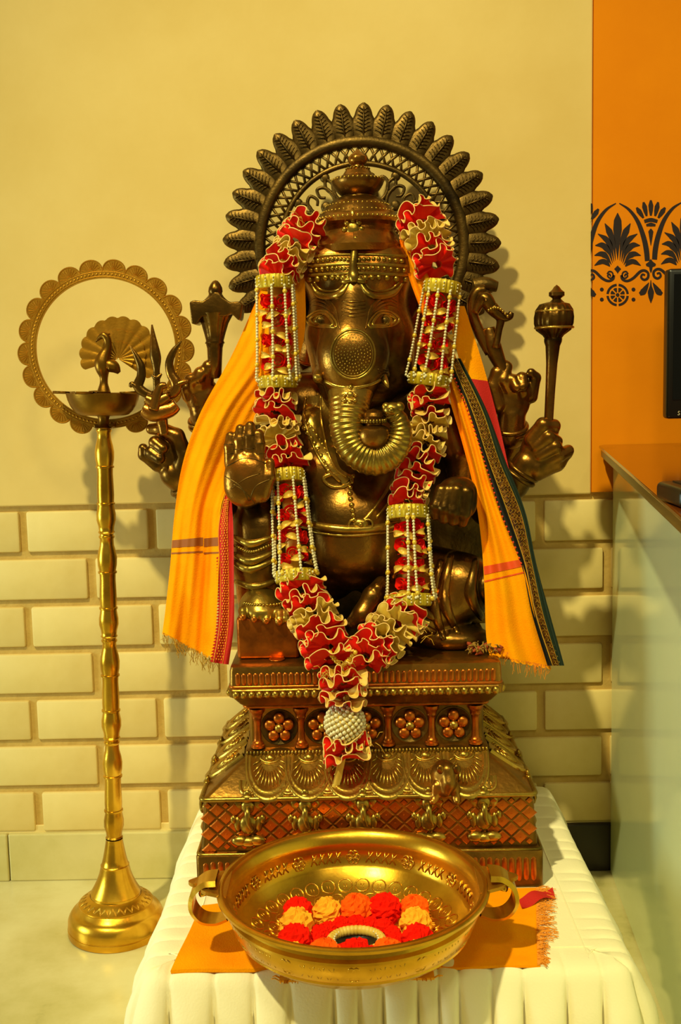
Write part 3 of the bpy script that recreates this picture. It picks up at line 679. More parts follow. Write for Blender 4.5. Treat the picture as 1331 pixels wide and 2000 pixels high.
mb.build('cup_beading', 'pearl', pm)
# ================================================================== bronze plinth
ZP0 = ZT+0.0015
PCX = (P(368, 1745, 1.676)[0]+P(1080, 1728, 1.676)[0])/2
pl = thing('statue_plinth', 'stepped bronze plinth with embossed petals and lattice, standing on the white cloth', 'plinth', (PCX, 1.89, ZP0))
def zpx(px, py, Y): return P(px, py, Y)[2]
YB, YP_, YS, YN, YT = 1.676, 1.688, 1.700, 1.762, 1.735
z1 = zpx(720, 1668, YB); z2 = zpx(720, 1560, YP_); z3 = zpx(720, 1547, YS); z4 = zpx(720, 1470, YN-.004); z5 = zpx(720, 1460, YN); z6 = zpx(720, 1378, YN); z7 = zpx(720, 1358, YT+.012); z8 = zpx(720, 1344, YT); z9 = zpx(720, 1296, YT)
hw = lambda a, b, Y: (b-a)/2*S(Y)
YBK = 2.10
levels = [  # z, half width, front y, back y
    (ZP0, hw(368, 1080, YB), YB, YBK), (z1-.002, hw(368, 1080, YB), YB, YBK), (z1, hw(369, 1079, YB), YB+.001, YBK), (z1+.003, hw(378, 1068, YP_), YP_, YBK-.01), (z2, hw(385, 1056, YP_), YP_+.002, YBK-.012),
    (z2+.003, hw(380, 1062, YP_), YP_-.003, YBK-.008), (z3, hw(386, 1052, YP_), YP_-.001, YBK-.012), (z4, hw(470, 956, YN), YN-.006, YBK-.06), (z4+.001, hw(468, 958, YN), YN-.009, YBK-.06), (z5, hw(468, 958, YN), YN-.008, YBK-.06), (z5+.002, hw(476, 950, YN), YN+.004, YBK-.065),
    (z6-.002, hw(476, 950, YN), YN+.004, YBK-.065), (z6, hw(470, 956, YN), YN-.004, YBK-.06), (z6+.004, hw(468, 958, YN), YN-.006, YBK-.058), (z6+.008, hw(462, 966, YN), YN-.010, YBK-.055), (z7, hw(446, 984, YT), YT+.006, YBK-.04), (z7+.004, hw(440, 990, YT), YT-.001, YBK-.035), (z8, hw(439, 991, YT), YT-.002, YBK-.034), (z8+.003, hw(441, 989, YT), YT, YBK-.036),
    (z9-.010, hw(442, 988, YT), YT, YBK-.036), (z9-.003, hw(444, 986, YT), YT+.002, YBK-.038), (z9, hw(450, 980, YT), YT+.007, YBK-.042), (z9+.0015, hw(462, 968, YT), YT+.016, YBK-.05)]
def rrect(h, y0, y1, rad=0.008, n=5):
    out = []
    for cx, cy, a0 in ((PCX+h-rad, y0+rad, -PI/2), (PCX+h-rad, y1-rad, 0), (PCX-h+rad, y1-rad, PI/2), (PCX-h+rad, y0+rad, PI)):
        for k in range(n): a = a0+PI/2*k/(n-1); out.append((cx+rad*math.cos(a), cy+rad*math.sin(a)))
    return out
mb = MB(); rows = [[(x, y, z) for x, y in rrect(h, y0, y1)] for z, h, y0, y1 in levels]
mb.grid(np.array(rows), cv=True); k = len(rows[0]); mb.f.append(tuple(mb.n-k+i for i in range(k))); mb.mi.append(0); mb.f.append(tuple(range(k))); mb.mi.append(0)
body = mb.build('plinth_body', 'bronze_plinth_lit', pl, smooth='auto')
ZTOP = levels[-1][0]
lev = np.array(levels)
def front(x, z, lift=0.0):                    # point on the front face of the plinth
    return np.array([x, np.interp(z, lev[:, 0], lev[:, 2])-lift, z])
hz_ = lambda z: float(np.interp(z, lev[:, 0], lev[:, 1]))
# copper lozenges of the lattice
lz = None; dx = 0.0285; dz = (z2-z1-.008)/3.0
def lozenges(nx, fn, rot):
    global lz
    for i in range(-nx, nx+1):
        for j in range(7):
            if (i+j) % 2: continue
            x = i*dx/2; z = z1+.006+j*dz/2
            if abs(x) > nx*dx/2: continue
            if lz is None:
                mb = MB(); a, b = dx/2*0.90, dz/2*0.90
                mb.add([(-a, 0, 0), (0, 0, -b), (a, 0, 0), (0, 0, b), (-a*.8, -.0016, 0), (0, -.0016, -b*.8), (a*.8, -.0016, 0), (0, -.0016, b*.8)], [(0, 1, 5, 4), (1, 2, 6, 5), (2, 3, 7, 6), (3, 0, 4, 7), (4, 5, 6, 7)])
                mb.ell((0, -.0014, 0), (.0016, .001, .0016), 6, 4)
                lz = mb.build('lozenge', 'copper', pl, smooth='auto', mw=fn(x, z))
            else:
                sz = 1.0 if 0 < j < 6 else 0.5
                inst(lz, pl, fn(x, z) if sz == 1 else fn(x, z+(dz*.22 if j == 0 else -dz*.22)) @ Matrix.Diagonal((.5, 1, .5, 1)))
lozenges(18, lambda x, z: Matrix.Translation(Vector(front(PCX+x, z, .0004))), 0)
for s_ in (-1, 1):
    lozenges(12, lambda x, z: Matrix.Translation((PCX+s_*(hz_(z)+.0004), 1.89+x, z)) @ Matrix.Rotation(s_*PI/2, 4, 'Z'), 0)
# mouldings
def molding(name, z, h, lift, r, m='bronze_gilt'):
    mb = MB(); q = rrect(hz_(z)+lift, np.interp(z, lev[:, 0], lev[:, 2])-lift, np.interp(z, lev[:, 0], lev[:, 3])+lift, 0.009)
    mb.tube([(x, y, z) for x, y in q], r, 8, closed=True); return mb.build(name, m, pl)
molding('ledge_moulding', z2+.004, 0, 0.001, 0.0042); molding('ledge_moulding', z1+.001, 0, 0.0, 0.003); molding('neck_moulding', z6+.003, 0, 0.0, 0.003, 'copper'); molding('slab_moulding', z8+.005, 0, -0.001, 0.003, 'copper')
# roped strip over the petals
mb = MB(); zz = (z4+z5)/2+.001
for k in range(70):
    x = lerp(-1, 1, k/69)*(hz_(zz)-.004); mb.ell(front(PCX+x, zz, 0.001), (.0024, .003, .0042), 6, 4)
tag(mb.build('roped_strip', 'bronze_gilt', pl), kind='stuff')
# bead row
mb = MB(); mb.ell((0, 0, 0), (.0062, .006, .0070), 12, 8); bead = None; zb_ = (z7+z8)/2+.001; nb = 34
for side in (0, -1, 1):
    for k in range(nb if side == 0 else 20):
        if side == 0: q = front(PCX+lerp(-1, 1, k/(nb-1))*(hz_(zb_)-.012), zb_, 0.0); 
        else: q = np.array([PCX+side*hz_(zb_), 1.75+.0135*k, zb_])
        if bead is None: bead = mb.build('bead', 'bronze_gilt', pl, mw=Matrix.Translation(Vector(q)))
        else: inst(bead, pl, Matrix.Translation(Vector(q)) @ Matrix.Diagonal((1, 1, random.uniform(.85, 1.1), 1)))
# flutes on the slab and on the base
def flutes(za, zc_, n, wid, x0, x1, m):
    src = None; h = (zc_-za)/2
    for k in range(n):
        x = lerp(x0, x1, k/(n-1)); q = front(x, (za+zc_)/2, -.0003); mw = Matrix.Translation(Vector(q)) @ Matrix.Diagonal((1, 1, random.uniform(.9, 1.05), 1))
        if src is None:
            mb = MB(); t = np.linspace(0, PI, 7)
            rows = [[(-wid*math.cos(a)*s, -.0022*math.sin(a)*s, z) for a in t] for z, s in ((-h, .3), (-h*.86, .9), (-h*.5, 1), (h*.5, 1), (h*.86, .9), (h, .3))]; mb.grid(rows); src = mb.build('flute', m, pl, mw=mw)
        else: inst(src, pl, mw)
flutes(z8+.008, z9-.012, 44, .0042, PCX-hz_(z9-.02)+.014, PCX+hz_(z9-.02)-.014, 'copper')
flutes(ZP0+.010, z1-.009, 46, .0046, PCX-hz_(ZP0)+.016, PCX+hz_(ZP0)-.016, 'copper')
# neck: little columns with flowers between
cz0, cz1 = z5+.003, z6-.002; ch = cz1-cz0; csrc = None; xs = [lerp(-1, 1, k/5)*(hz_((cz0+cz1)/2)-.014) for k in range(6)]
for x in xs:
    q = front(PCX+x, cz0, -.001); mw = Matrix.Translation(Vector(q))
    if csrc is None:
        mb = MB(); mb.lathe([(r, z*ch) for r, z in [(.012, 0), (.012, .06), (.0095, .08), (.0095, .13), (.0075, .16), (.0065, .24), (.006, .5), (.0066, .66), (.0075, .72), (.009, .76), (.0085, .80), (.011, .88), (.0135, .93), (.0135, 1)]], 12); csrc = mb.build('column', 'copper', pl, smooth='auto', mw=mw)
    else: inst(csrc, pl, mw)
pet = MB(); pet.ell((0, 0, 0), (.0096, .006, .0096), 12, 8); ctr = MB(); ctr.ell((0, -.005, 0), (.0078, .007, .0078), 12, 8); po = co = None
for k in range(5):
    q = front(PCX+(xs[k]+xs[k+1])/2, (cz0+cz1)/2, -.0005)
    fl = MB(); fl.lathe([(.031, .0004), (.030, .003), (.0285, .0012), (.0, .0008)], 28, q, [[1, 0, 0], [0, 0, -1], [0, 1, 0]]); fl = fl.build('flower', 'bronze_dark', pl)
    for j in range(5):
        a = PI/2+2*PI*j/5; mw = Matrix.Translation(Vector(q+np.array([.0158*math.cos(a), -.003, .0158*math.sin(a)])))
        if po is None: po = pet.build('flower_petal', 'copper', fl, mw=mw)
        else: inst(po, fl, mw)
    mw = Matrix.Translation(Vector(q))
    if co is None: co = ctr.build('flower_centre', 'bronze_gilt', fl, mw=mw)
    else: inst(co, fl, mw)
# lotus petals on the slope
sl_a = np.array([0, np.interp(z4, lev[:, 0], lev[:, 2]), z4]); sl_b = np.array([0, np.interp(z3, lev[:, 0], lev[:, 2]), z3]); sdir = sl_b-sl_a; SL = np.linalg.norm(sdir); sdir /= SL
snorm = np.cross([1, 0, 0], sdir); snorm = snorm if snorm[1] < 0 else -snorm
def lotus(w, h):
    mb = MB()
    def outline(s, n=24): return [(w*s*math.sin(t)*(1 if abs(t) < 1.2 else 1), -h*s*max(0, math.cos(t))**0.75) for t in np.linspace(-PI/2, PI/2, n)]
    rows = []
    for s, e in ((1.0, 0), (.97, .0035), (.90, .0038), (.86, .0020), (.82, .0036), (.76, .0034), (.72, .0012), (.3, .002), (.02, .003)): rows.append([(x, y, e) for x, y in outline(s)])
    mb.grid(rows)
    for t in np.linspace(-1.35, 1.35, 13):
        mb.tube([(w*math.sin(t)*u, -h*max(.02, math.cos(t))**.75*u, .0028) for u in (.38, .5, .68)], [.0012, .0019, .0009], 5)
    return mb
def smat(x, t, L=None): return Matrix(((1, sdir[0], snorm[0], x), (0, -sdir[1], snorm[1], 0), (0, -sdir[2], snorm[2], 0), (0, 0, 0, 1)))
def onslope(x, u, lift): 
    q = sl_a+sdir*SL*u+snorm*lift; m = Matrix(((1, 0, snorm[0], PCX+x), (0, -sdir[1], snorm[1], q[1]), (0, -sdir[2], snorm[2], q[2]), (0, 0, 0, 1))); return m
psr = None; hwid = .041; bs = None; us_ = None
small = MB(); 
for w_, h_ in ((.017, .030),):
    t = np.linspace(-PI/2, PI/2, 15)
    for s, e in ((1, 0),): pass
    rows = [[(w_*s*math.sin(a), -h_*(.45+.55*s)*max(0, math.cos(a))**.6, e) for a in t] for s, e in ((1, 0), (.94, .003), (.8, .0032), (.72, .0014), (.55, .0026), (.1, .003))]; small.grid(rows)
    for x in (-.007, 0, .007): small.tube([(x*.6, -.004, .003), (x, -.02, .003)], .0009, 5)
hw2 = hz_(z4)
for k in range(6):
    x = lerp(-1, 1, k/5)*(hw2-.040)
    mw = onslope(x, 0.02, .0008)
    if psr is None: psr = lotus(hwid*1.0, SL*1.12).build('lotus_petal', 'bronze_gilt', pl, mw=mw)
    else: psr2 = inst(psr, pl, mw)
    b_ = MB() if bs is None else None
    mw2 = onslope(x, .10, .003)
    if bs is None:
        b_.ell((0, 0, 0), (.009, .0075, .006), 14, 8); b_.tube([(.016*math.cos(t), -.013*math.sin(t)+.003, 0) for t in np.linspace(0, PI, 14)], .0022, 6); bs = b_.build('petal_boss', 'bronze_gilt', pl, mw=mw2)
    else: inst(bs, pl, mw2)
sm = None
for k in range(7):
    x = lerp(-1, 1, k/6)*(hw2-.040+(2*(hw2-.040)/10)) if True else 0
    mw = onslope(x, .62, .0006)
    if sm is None: sm = small.build('lotus_leaf', 'bronze_gilt', pl, mw=mw)
    else: inst(sm, pl, mw)
for s_ in (-1, 1):                             # petals running round the sides
    for k in range(4):
        y = 1.80+.085*k; zc2 = z4-.004; q = Vector((PCX+s_*(hz_(z4)+.004), y, zc2)); dn = Vector((s_*(hz_(z3)-hz_(z4)), 0, z3-z4)).normalized(); nn = Vector((-dn.z*s_, 0, dn.x*s_)); nn = nn if nn.z > 0 else -nn
        m = Matrix(((0, -dn.x, nn.x, q.x), (-s_*1.0, -dn.y, nn.y, q.y), (0, -dn.z, nn.z, q.z), (0, 0, 0, 1))); inst(psr, pl, m @ Matrix.Diagonal((1, .95, 1.6, 1)))
# small seated elephant-headed figures along the lattice
fig = None
def little_figure():
    mb = MB(); e = mb.ell
    e((0, 0, .060), (.011, .010, .012), 12, 8); e((0, -.004, .073), (.011, .008, .007), 10, 6); e((0, -.002, .080), (.006, .005, .006), 8, 6)
    for s in (-1, 1): e((s*.015, .001, .060), (.008, .004, .010), 10, 6); e((s*.016, -.004, .034), (.006, .007, .012), 8, 6); e((s*.013, -.008, .010), (.014, .010, .008), 10, 6); e((s*.022, -.006, .042), (.005, .006, .007), 8, 6)
    e((0, -.004, .034), (.014, .012, .015), 12, 8); e((0, -.006, .008), (.016, .012, .008), 10, 6)
    mb.tube([(0, -.010, .060), (0, -.016, .050), (.001, -.018, .040), (.004, -.017, .032), (.008, -.014, .030)], [.005, .0045, .004, .0032, .0025], 8); return mb
for k, px in enumerate((485, 597, 710, 838, 946)):
    x = P(px, 1600, YP_)[0]; mw = Matrix.Translation((x, YP_+.002, z1+.012)) @ Matrix.Diagonal((1.05, .8, 1.08, 1))
    if fig is None: fig = little_figure().build('relief_figure', 'bronze_gilt', pl, mw=mw)
    else: inst(fig, pl, mw)
for s_ in (-1, 1):
    for y in (1.76, 1.86, 1.96): inst(fig, pl, Matrix.Translation((PCX+s_*hz_(z2), y, z1+.012)) @ Matrix.Rotation(s_*PI/2, 4, 'Z') @ Matrix.Diagonal((1.05, .8, 1.08, 1)))
# mouse perched on the slope
sd = SDF(P(815, 1590, 1.70)-.055, P(920, 1470, 1.70)+np.array([.03, .05, .03]), .0016)
sd.pell(868, 1512, 1.702, 27, 30, 26, .01); sd.pell(866, 1540, 1.692, 22, 18, 20, .01); sd.chain([(875, 1505, 1.688, 17), (878, 1530, 1.678, 12), (874, 1548, 1.676, 7)], .008)
sd.chain([(852, 1535, 1.685, 9), (850, 1560, 1.682, 8), (845, 1566, 1.676, 7)], .005); sd.chain([(890, 1535, 1.685, 9), (892, 1560, 1.682, 8), (893, 1566, 1.676, 7)], .005)
mouse = sd.build('mouse_figure', 'bronze_plinth_lit', pl)
mb = MB()
for px in (861, 893): mb.ell(P(px, 1503, 1.682), (.007, .003, .008), 10, 6)
mb2 = mb
e_ = MB(); e_.ell(P(861, 1503, 1.680), (.0065, .003, .008), 10, 6); e_.build('ear', 'bronze', mouse); e_ = MB(); e_.ell(P(893, 1503, 1.680), (.0065, .003, .008), 10, 6); e_.build('ear', 'bronze', mouse)
# coin and dried sprig lying on the slab
q = P(541, 1277, 1.765); cn = MB(); cn.lathe([(0, 0), (.013, 0), (.0135, .001), (.013, .002), (.0105, .002), (.010, .0016), (0, .0016)], 28, (q[0], 1.765, ZTOP+.0002)); o = cn.build('coin', 'copper', None); tag(o, 'round flat copper coin lying on the plinth left of the garland', 'coin')
sp = thing('dried_sprig', 'tangle of dried straw and petals on the right corner of the plinth', 'dried flowers', (P(950, 1270, 1.78)[0], 1.78, ZTOP))
sx = P(950, 1275, 1.78)[0]
for nm, m_, n_ in (('straw', 'straw', 70), ('dried_petal', 'straw_red', 26)):
    mb = MB()
    for k in range(n_):
        p0 = np.array([sx+random.uniform(-.028, .022), 1.775+random.uniform(-.014, .02), ZTOP+.002+random.uniform(0, .008)])
        d = np.array([random.uniform(-.014, .014), random.uniform(-.01, .01), random.uniform(-.001, .012)])
        mb.tube([p0, p0+d*.5+np.array([0, 0, .004]), p0+d], [.0012, .0016, .0006] if nm == 'straw' else [.001, .004, .001], 4)
    tag(mb.build(nm, m_, sp), kind='stuff')
# ================================================================== the bronze statue
st = thing('elephant_headed_statue', 'seated bronze elephant-headed deity statue with six arms and petalled halo', 'statue', (PCX, 1.90, ZTOP))
# ---- body: torso, belly, arms and legs as one skin
bd = SDF((P(330, 1280, 1.9)[0], 1.70, ZTOP-.01), (P(1060, 1280, 1.9)[0], 2.09, P(700, 700, 1.9)[2]), .003)
bd.pell(703, 900, 1.955, 118, 150, 80, .02); bd.pell(688, 1020, 1.905, 116, 112, 108, .02); bd.pell(690, 1075, 1.90, 108, 75, 100, .02)
bd.pell(640, 930, 1.875, 60, 62, 45, .02); bd.pell(745, 935, 1.885, 60, 60, 45, .02)
bd.chain([(565, 790, 1.965, 62), (850, 785, 1.965, 62)], .03)
bd.pell(608, 850, 1.90, 34, 52, 40, .012)
for ch in ([(550, 800, 1.95, 42), (520, 940, 1.91, 38), (484, 968, 1.845, 27)], [(865, 800, 1.95, 42), (905, 900, 1.94, 36), (903, 955, 1.865, 26)],
           [(560, 780, 1.985, 40), (440, 905, 1.985, 36), (404, 835, 1.935, 28)], [(550, 800, 1.985, 40), (440, 975, 1.96, 36), (372, 952, 1.90, 29)],
           [(850, 780, 1.985, 40), (965, 935, 1.985, 36), (997, 850, 1.935, 29)], [(860, 800, 1.985, 40), (955, 990, 1.96, 36), (1008, 942, 1.89, 30)]):
    bd.chain(ch, .012)
bd.chain([(640, 1110, 1.93, 66), (512, 1040, 1.855, 58)], .015); bd.chain([(510, 1030, 1.852, 56), (505, 1100, 1.842, 52), (507, 1160, 1.835, 42), (507, 1190, 1.825, 40)], .012)
bd.chain([(750, 1110, 1.935, 66), (905, 1140, 1.86, 62)], .015); bd.chain([(905, 1165, 1.855, 52), (820, 1215, 1.83, 40), (735, 1225, 1.81, 28)], .012)
bd.pell(890, 1245, 1.83, 70, 26, 45, .01)
bd.pell(705, 1255, 1.93, 240, 40, 130, .02)
body_st = bd.build('body', 'bronze', st)
H = lambda px, py, lift=0.0: bd.hit(px, py, 1.70, 2.06, lift)
def snap(name, pts, r, m='bronze_gilt', n=30, parent=None, hit=H, lift=0.0, seg=8, closed=False):
    q = cat_path(pts, n, closed); mb = MB(); rr = np.broadcast_to(np.asarray(r, float), (len(r) if np.ndim(r) else 2,)); rr = np.interp(np.linspace(0, 1, n), np.linspace(0, 1, len(rr)), rr)
    mb.tube([hit(x, y, lift) for x, y in q], rr, seg, closed=closed); return mb.build(name, m, parent or st)
def snapbeads(name, pts, r, cnt, hit=H, m='bronze_gilt', parent=None):
    q = cat_path(pts, cnt); mb = MB()
    for x, y in q: mb.ell(hit(x, y), r, 8, 6)
    return tag(mb.build(name, m, parent or st), kind='stuff')
a = P(560, 1262, 2.02); b = P(955, 800, 2.02); mb = MB(); mb.prism([(a[0]-.01, 2.0, ZTOP), (b[0]+.01, 2.0, ZTOP), (b[0]+.012, 2.0, ZTOP+.22), (b[0]-.02, 2.0, ZTOP+.34), (b[0]-.09, 2.0, b[2]), (a[0]+.07, 2.0, b[2]), (a[0]+.0, 2.0, ZTOP+.34), (a[0]-.012, 2.0, ZTOP+.22)], (0, .03, 0)); mb.build('gap_shade_slab', 'bronze_dark', st, smooth='auto', bevel=.006)  # dark slab added behind the body to stand in for shadow in the gaps
# belt, sacred thread, necklace, armlets, cloth folds
snap('belt', [(560, 1000), (600, 1022), (650, 1032), (700, 1034), (760, 1028), (820, 1010)], .0075); snap('belt_cord', [(565, 1018), (620, 1040), (690, 1046), (780, 1036)], .003)
buck = MB(); c = H(705, 1024); buck.ell(c, (.014, .006, .010), 12, 8); buck.ell(c+np.array([0, -.004, 0]), .005, 8, 6)
for s_ in (-1, 1): buck.tube([c+np.array([s_*(.012+.008*math.cos(t)), -.002, .008*math.sin(t)]) for t in np.linspace(0, 2*PI, 14)[:-1]], .0022, 6, closed=True)
tag(buck.build('belt_clasp', 'bronze_gilt', st), kind='stuff')
snapbeads('chain_of_beads', [(690, 930), (684, 960), (688, 990), (692, 1015)], .0048, 9)
snap('sacred_thread', [(800, 880), (760, 950), (722, 1005), (700, 1024)], .0032); snap('sacred_thread', [(810, 890), (778, 955), (735, 1012)], .0022)
ca = cat_path([(642, 770), (646, 815), (652, 865), (664, 912), (690, 930)], 26); cb = cat_path([(598, 775), (594, 815), (608, 858), (630, 905), (672, 948)], 26)
mb = MB(); rows = np.array([[H(*lerp(p_, q_, t), .0035*math.sin(PI*min(1, t*.9+.08))**.4) for t in np.linspace(0, 1, 7)] for p_, q_ in zip(ca, cb)]); mb.grid(rows); mb.build('necklace_collar', 'bronze_gilt', st, recalc=False)
snap('collar_rim', [tuple(q) for q in cb[::4]], .0028, lift=.002); snap('collar_rim', [tuple(lerp(p_, q_, .35)) for p_, q_ in zip(ca[::4], cb[::4])], .002, lift=.003)
snapbeads('necklace_beads', [(588, 828), (603, 848), (618, 872), (632, 900), (642, 920)], .0052, 10); snapbeads('necklace_beads', [(597, 822), (613, 842), (630, 868), (645, 895)], .0042, 10)
snap('chest_leaf', [(632, 935), (648, 950), (672, 950), (688, 938), (672, 928), (648, 926)], .004, closed=True, n=24)
for pts in ([(455, 1048), (490, 1062), (530, 1050)], [(452, 1080), (490, 1096), (540, 1076)], [(452, 1096), (490, 1112), (545, 1090)], [(460, 1136), (500, 1146), (545, 1132)]): snap('leg_band', pts, [.004, .0075, .004])
snapbeads('leg_beads', [(455, 1064), (490, 1078), (530, 1064)], .003, 18)
for pts in ([(868, 1250), (848, 1180), (862, 1095)], [(895, 1240), (868, 1170), (882, 1085)], [(945, 1215), (920, 1160), (930, 1095)], [(960, 1195), (945, 1150), (952, 1110)], [(860, 1215), (820, 1190), (800, 1180)], [(850, 1235), (800, 1212), (775, 1200)]):
    snap('dhoti_fold', pts, [.005, .012, .006], 'bronze', lift=-.001)
# ---- left foot on its block
fr = MB(); a = P(462, 1205, 1.775); b = P(585, 1262, 1.775)
fr.box((a[0], 1.770, ZTOP), (b[0], 1.90, a[2])); fr.build('foot_block', 'copper', st, smooth='auto', bevel=.006, seg=3)
ft = SDF(P(440, 1250, 1.75)-np.array([.01, .01, .01]), P(600, 1120, 1.85)+np.array([.02, .05, .02]), .0016)
ft.pell(513, 1188, 1.81, 46, 26, 60, .012); ft.chain([(508, 1165, 1.83, 40), (510, 1185, 1.80, 36)], .012)
for x, y, r in ((475, 1205, 9), (497, 1208, 10), (521, 1211, 11), (547, 1212, 13), (565, 1208, 12)): ft.chain([(x+2, y-22, 1.80, r+2), (x, y-12, 1.775, r), (x, y-1, 1.765, r-1)], .003)
foot = ft.build('foot', 'bronze_gilt', st)
fh = lambda px, py, l=0: ft.hit(px, py, 1.74, 1.9, l)
snapbeads('anklet', [(478, 1178), (505, 1182), (545, 1180), (560, 1172)], .003, 20, fh)
mb = MB()
for x, y in ((475, 1209), (497, 1213), (521, 1216), (547, 1217)): q = fh(x, y-3); mb.ell(q, (.005, .003, .0055), 10, 6)
tag(mb.build('toenail', 'copper', foot), kind='stuff')
f2 = SDF(P(690, 1240, 1.78)-.03, P(780, 1120, 1.82)+np.array([.02, .05, .02]), .0018)
f2.chain([(745, 1140, 1.815, 15), (728, 1165, 1.80, 20), (708, 1200, 1.79, 20), (690, 1215, 1.79, 14)], .006); f2.chain([(745, 1140, 1.81, 12), (738, 1148, 1.795, 10)], .004); f2.build('foot', 'bronze', st)
# ---- hands
def hand(lo, hi, Y, pal, chains, m='bronze', k=.0035):
    a = P(lo[0], hi[1], Y); b = P(hi[0], lo[1], Y); h = SDF(a-np.array([.01, .055, .01]), b+np.array([.01, .07, .01]), .0016)
    for e in pal: h.pell(e[0], e[1], Y+e[2]*S(Y), e[3], e[4], e[5], .009)
    for c in chains: h.chain([(x, y, Y+d*S(Y), r) for x, y, d, r in c], k)
    o = h.build('hand', m, st); return o, (lambda px, py, l=0: h.hit(px, py, Y-.05, Y+.08, l))
hA, tA = hand((420, 810), (560, 1020), 1.785, [(483, 934, 0, 46, 52, 24), (478, 956, 2, 38, 34, 24), (512, 950, -6, 17, 32, 15)],
    [[(450, 905, 4, 12), (449, 872, 6, 11.5), (451, 852, 8, 10)], [(469, 900, 2, 12), (469, 860, 5, 11.5), (470, 838, 8, 10)], [(488, 900, 2, 12), (488, 852, 5, 11.5), (489, 832, 8, 10)], [(507, 905, 2, 12), (507, 868, 5, 11.5), (506, 848, 8, 10)],
     [(512, 965, -6, 16), (527, 930, -6, 12), (528, 903, -2, 9)], [(479, 962, 10, 30), (484, 968, 70, 28)]])
for pts in ([(440, 930), (470, 950), (486, 978)], [(530, 935), (500, 950), (488, 978)], [(445, 910), (480, 895), (520, 905)], [(452, 955), (480, 935), (508, 925)], [(455, 945), (478, 960), (500, 985)]): snap('palm_line', pts, .0011, 'bronze_dark', 14, hA, tA, 0.0, 5)
mb = MB()
for x, ys in ((447, (868, 886)), (466, (855, 878)), (488, (850, 876)), (509, (866, 886))):
    for y in ys: mb.tube([tA(x+d, y, .0002) for d in (-9, -4, 0, 4, 9)], .0008, 4)
tag(mb.build('finger_creases', 'bronze_dark', hA), kind='stuff')
hB, tB = hand((820, 920), (960, 1040), 1.80, [(893, 964, 0, 40, 34, 28), (908, 985, -6, 24, 28, 20)],
    [[(862, 958, -10, 13), (851, 988, -18, 11), (850, 1008, -10, 9)], [(876, 958, -16, 13), (868, 992, -24, 12), (867, 1014, -14, 10)], [(893, 958, -20, 14), (886, 998, -26, 12.5), (885, 1018, -16, 10)], [(912, 962, -18, 15), (907, 1003, -22, 13), (903, 1020, -12, 11)], [(903, 958, 10, 27), (903, 957, 75, 26)]])
hC, tC = hand((990, 800), (1130, 970), 1.875, [(1050, 885, 0, 34, 44, 26)],
    [[(1040, 858, -12, 17), (1062, 830, -20, 15), (1082, 832, -12, 13), (1080, 848, -4, 11)], [(1048, 872, -18, 14), (1072, 853, -26, 13), (1088, 862, -16, 12)], [(1055, 888, -18, 14), (1084, 872, -26, 13), (1096, 886, -14, 11)], [(1062, 905, -12, 14), (1092, 890, -18, 13), (1110, 880, -6, 12)], [(1048, 912, 0, 28), (1085, 900, 0, 22), (1106, 886, 0, 13)], [(1030, 905, 2, 28), (1010, 935, 10, 30), (1004, 945, 14, 31)]])
hD, tD = hand((940, 690), (1070, 880), 1.915, [(1000, 785, 0, 36, 38, 22)],
    [[(972, 790, -8, 18), (963, 755, -14, 15), (972, 728, -16, 13), (986, 712, -14, 10)], [(998, 770, -10, 12), (984, 742, -20, 12), (992, 716, -16, 10)], [(1008, 772, -10, 13), (1002, 742, -22, 11), (1010, 757, -32, 10)], [(1026, 768, -10, 13), (1020, 738, -22, 11), (1022, 754, -30, 10)], [(1038, 775, -6, 13), (1046, 738, -10, 11), (1038, 728, -18, 9)], [(1000, 810, 4, 27), (997, 850, 12, 29)]])
hE, tE = hand((350, 690), (450, 870), 1.915, [(396, 775, 0, 34, 40, 24)],
    [[(405, 745, -10, 13), (408, 716, -20, 12), (420, 705, -14, 10)], [(392, 752, -14, 14), (392, 730, -22, 13), (405, 722, -18, 11)], [(378, 758, -12, 14), (374, 742, -20, 13), (388, 738, -26, 11)], [(368, 775, -6, 12), (362, 757, -12, 11), (374, 750, -20, 9)], [(398, 805, 4, 27), (404, 840, 12, 28)]])
hF, tF = hand((255, 815), (390, 975), 1.885, [(332, 893, 0, 36, 38, 20)],
    [[(352, 930, -6, 20), (360, 890, -12, 18), (345, 852, -14, 16), (315, 838, -12, 14), (296, 838, -8, 11)], [(322, 872, -12, 13), (303, 864, -22, 12), (318, 876, -32, 11)], [(316, 892, -12, 13), (296, 884, -22, 12), (312, 896, -32, 11)], [(308, 908, -4, 14), (282, 888, -8, 12), (280, 876, -12, 10)], [(340, 925, 2, 28), (372, 950, 14, 30)]])
def bangle(c, axis, r, t, n=2):
    axis = np.asarray(axis, float); axis /= np.linalg.norm(axis); u = np.cross(axis, [0, 1, 0]); u /= np.linalg.norm(u); w = np.cross(axis, u)
    for k in range(n):
        mb = MB(); o = c+axis*(k-(n-1)/2)*t*2.1; mb.tube([o+r*(u*math.cos(a)+w*math.sin(a)) for a in np.linspace(0, 2*PI, 36, endpoint=False)], t, 10, closed=True); mb.build('bangle', 'bronze', st)
bangle(P(998, 838, 1.928), P(997, 815, 1.92)-P(998, 860, 1.94), .0275, .0045); bangle(P(1019, 924, 1.885), P(1040, 895, 1.88)-P(1000, 950, 1.893), .0275, .0045)
bangle(P(402, 826, 1.93), P(398, 800, 1.92)-P(404, 850, 1.94), .027, .0045); bangle(P(362, 944, 1.895), P(340, 925, 1.885)-P(380, 955, 1.90), .0275, .0045)
